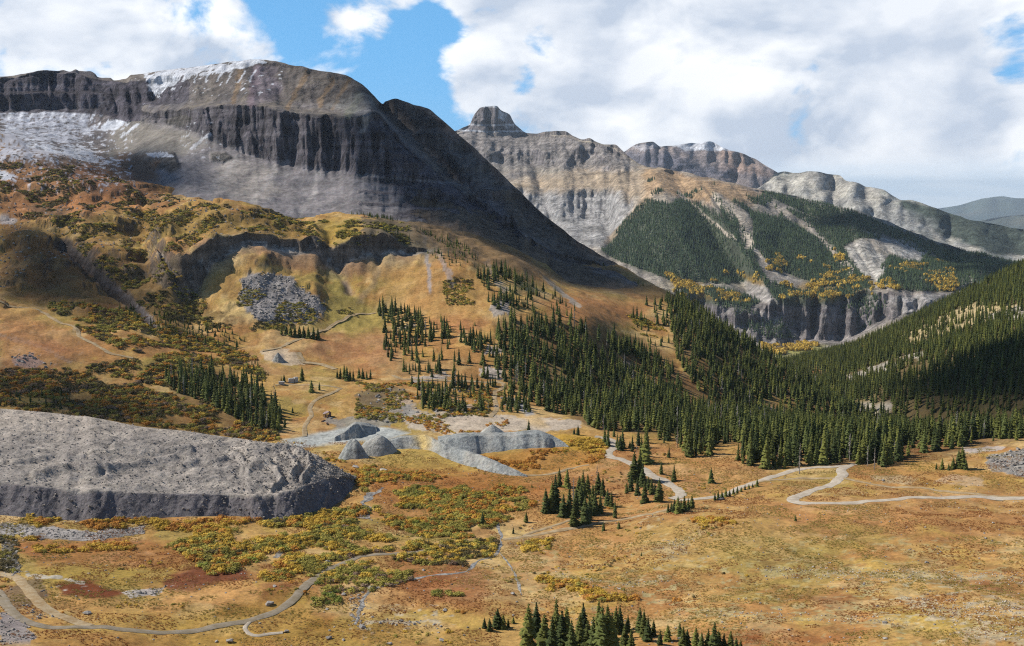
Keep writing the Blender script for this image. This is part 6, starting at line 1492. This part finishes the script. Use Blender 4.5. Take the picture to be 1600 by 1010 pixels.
stones('pale_meadow_stones', 'pale stones and bleached plants in streaks across the right meadow', [[(1180, 885), (1400, 890), (1600, 895), (1600, 915), (1400, 908), (1200, 904)], [(1400, 932), (1600, 940), (1600, 1005), (1500, 995)], [(1030, 845), (1090, 838), (1085, 862), (1045, 874)], [(1050, 952), (1420, 966), (1420, 978), (1060, 962)], [(850, 890), (960, 912), (1060, 905), (1060, 912), (950, 922)]], 42000, (.2, .9), ROCKS_PALE, r1=480)
# rubble on the big heap
wt = np.clip(HEAP_TOP + .35 * HEAP_FACE, 0, 1); wt = wt / wt.sum(); k = rng.choice(len(HEAP_CO), 17000, p=wt)
pt = HEAP_CO[k] + np.stack([rng.normal(0, .5, len(k)), rng.normal(0, .8, len(k)), np.zeros(len(k)) - .05], -1); s_ = .25 + 1.5 * rng.uniform(0, 1, len(k)) ** 4
scatter('heap_rubble', 'loose angular rubble over the top of the big grey spoil heap', 'rubble', pt, rng.uniform(0, 6.28, len(k)), s_, rng.integers(0, 4, len(k)), ROCKS_HEAP, rng.uniform(-.5, .5, len(k)))

# ------------------------------------------------------------------ ruins of the mine
M_wood, b = new_mat('weathered_wood'); finish(b, b.mix(b.ramp(b.noise(b.n('ShaderNodeTexCoord').outputs['Object'], 3, 4), .4, .6), rgba((96, 74, 66)), rgba((134, 104, 92))))
M_tin, b = new_mat('rusted_sheet'); finish(b, b.mix(b.ramp(b.noise(b.n('ShaderNodeTexCoord').outputs['Object'], 2, 4), .4, .6), rgba((190, 176, 176)), rgba((150, 120, 112))), .6)
M_conc, b = new_mat('pale_concrete'); finish(b, b.mix(b.ramp(b.noise(b.n('ShaderNodeTexCoord').outputs['Object'], 2, 4), .4, .6), rgba((214, 208, 198)), rgba((186, 178, 168))))
def box_mesh(name, c, s, rot=(0, 0, 0), mat=None, parent=None):
    from mathutils import Euler
    R_ = Euler(rot).to_matrix(); bm = bmesh.new(); bmesh.ops.create_cube(bm, size=1)
    for v in bm.verts: v.co = R_ @ Vector((v.co.x * s[0], v.co.y * s[1], v.co.z * s[2])) + Vector(c)
    bmesh.ops.bevel(bm, geom=bm.edges[:], offset=min(s) * .08, segments=1, affect='EDGES')
    me = bpy.data.meshes.new(name); bm.to_mesh(me); bm.free(); me.materials.append(mat); o = bpy.data.objects.new(name, me); col0.objects.link(o); o.parent = parent; return o
w = V.hit(511, 652)
e = bpy.data.objects.new('mine_ruin', None); col0.objects.link(e); e.location = tuple(w); e.rotation_euler = (0, 0, .5)
for sx in (-2, 2):
    for sy in (-1.4, 1.4): box_mesh('post', (sx, sy, 1.7 if sx > 0 else 1.3), (.3, .3, 3.6 if sx > 0 else 2.8), (0, .05 * sy, 0), M_wood, e)
for q in range(5): box_mesh('wall_plank', (2.2, -1.4 + q * .7, 1.6 + .2 * (q % 2)), (.1, .6, 3.1 + .4 * (q % 2)), (0, 0, 0), M_wood, e)
for q in range(4): box_mesh('wall_plank', (-1.6 + q * 1.0, -1.6, 1.2 - .15 * q % .4), (.85, .1, 2.2), (0, 0, .04 * q), M_wood, e)
rf = box_mesh('roof_sheet', (-.8, .1, 3.1), (3.6, 3.6, .12), (.05, -.35, 0), M_tin, e)
box_mesh('roof_beam', (0, -1.5, 3.0), (5.0, .28, .28), (0, -.2, 0), M_wood, rf); box_mesh('roof_beam', (0, 1.5, 3.1), (5.0, .28, .28), (0, -.15, 0), M_wood, rf)
tag(e, 'collapsed wooden mine shed with a pale sheet roof beside the narrow track', 'ruin')
for q, (px_, py_, s_, lab) in enumerate([(440, 601, (4.2, 2.4, 2.4), 'low white concrete block, leftmost at the old debris site'), (455, 598, (3.6, 2.2, 3.4), 'tall white concrete block in the middle of the old debris site'), (462, 597, (3.0, 2.4, 3.8), 'white concrete block with a dark side, right at the old debris site'), (517, 654, (3.6, 1.6, .5), 'pale slab lying below the collapsed mine shed'), (505, 658, (5.5, .9, .5), 'brown timber beam lying left below the collapsed mine shed'), (511, 662, (5.0, .9, .5), 'brown timber beam lying lowest below the collapsed mine shed')]):
    w = V.hit(px_, py_); o = box_mesh('concrete_block' if q < 4 else 'timber_beam', (0, 0, 0), s_, (0, 0, 0), M_conc if q < 4 else M_wood)
    o.location = (w[0], w[1], w[2] + s_[2] * .42); o.rotation_euler = (.04, .05, .3 * q + .2); tag(o, lab, 'block' if q < 4 else 'beam', 'mine debris')

# ------------------------------------------------------------------ fair-weather clouds overhead, left of the view, that shade parts of the slopes
M_cloud, b = new_mat('cloud_white'); finish(b, (.85, .86, .88, 1), 1.0, None, 0)
def cloud(layer, poly, alt, step, rad, soft=40):
    p = np.asarray(poly, float); pts = []
    for gx in np.arange(p[:, 0].min(), p[:, 0].max(), step):
        for gy in np.arange(p[:, 1].min(), p[:, 1].max(), step):
            sd = poly_sd(np.array([gx]), np.array([gy]), poly)[0]
            if sd > 0 and rng.uniform() < .25 + sd / soft:
                w = layer.hit(gx, gy); t = (alt - w[2]) / SUN[2]; pts.append(w + SUN * t)
    pts = np.array(pts); k = thin(pts[:, 0], pts[:, 1], rad * .55); pts = pts[k]
    bm = bmesh.new()
    for q in pts:
        s_ = rad * rng.uniform(.75, 1.2); r = bmesh.ops.create_icosphere(bm, subdivisions=2, radius=s_)
        off = Vector((q[0] + rng.normal(0, rad * .12), q[1] + rng.normal(0, rad * .12), alt + rng.uniform(0, rad * .5)))
        for v in r['verts']: v.co = Vector((v.co.x, v.co.y, v.co.z * .6)) * (1 + .1 * rng.normal()) + off
    me = bpy.data.meshes.new('cloud'); bm.to_mesh(me); bm.free(); me.materials.append(M_cloud); me.polygons.foreach_set('use_smooth', [True] * len(me.polygons))
    o = bpy.data.objects.new('cloud', me); col0.objects.link(o); o['kind'] = 'structure'; return o
cloud(G, [(600, 160), (640, 162), (705, 200), (785, 275), (885, 366), (960, 412), (1050, 466), (980, 458), (900, 440), (830, 415), (760, 388), (690, 356), (650, 335), (615, 310), (590, 270), (600, 220)], 4500, 8, 24, 45)
cloud(G, [(160, 275), (170, 245), (230, 232), (300, 262), (310, 300), (220, 305)], 4500, 8, 18, 24)
cloud(V, [(0, 346), (60, 358), (105, 388), (150, 430), (210, 475), (180, 482), (90, 472), (0, 455)], 4500, 7, 16, 16)
cloud(V, [(0, 598), (120, 602), (230, 640), (262, 668), (150, 655), (0, 636)], 4500, 7, 14, 16)
cloud(HR, [(1420, 620), (1450, 590), (1500, 566), (1560, 545), (1680, 510), (1680, 625), (1560, 628)], 4500, 8, 24, 24)
cloud(E, [(1290, 326), (1400, 350), (1520, 395), (1620, 425), (1620, 460), (1500, 420), (1400, 380), (1300, 350)], 5200, 8, 60, 18)
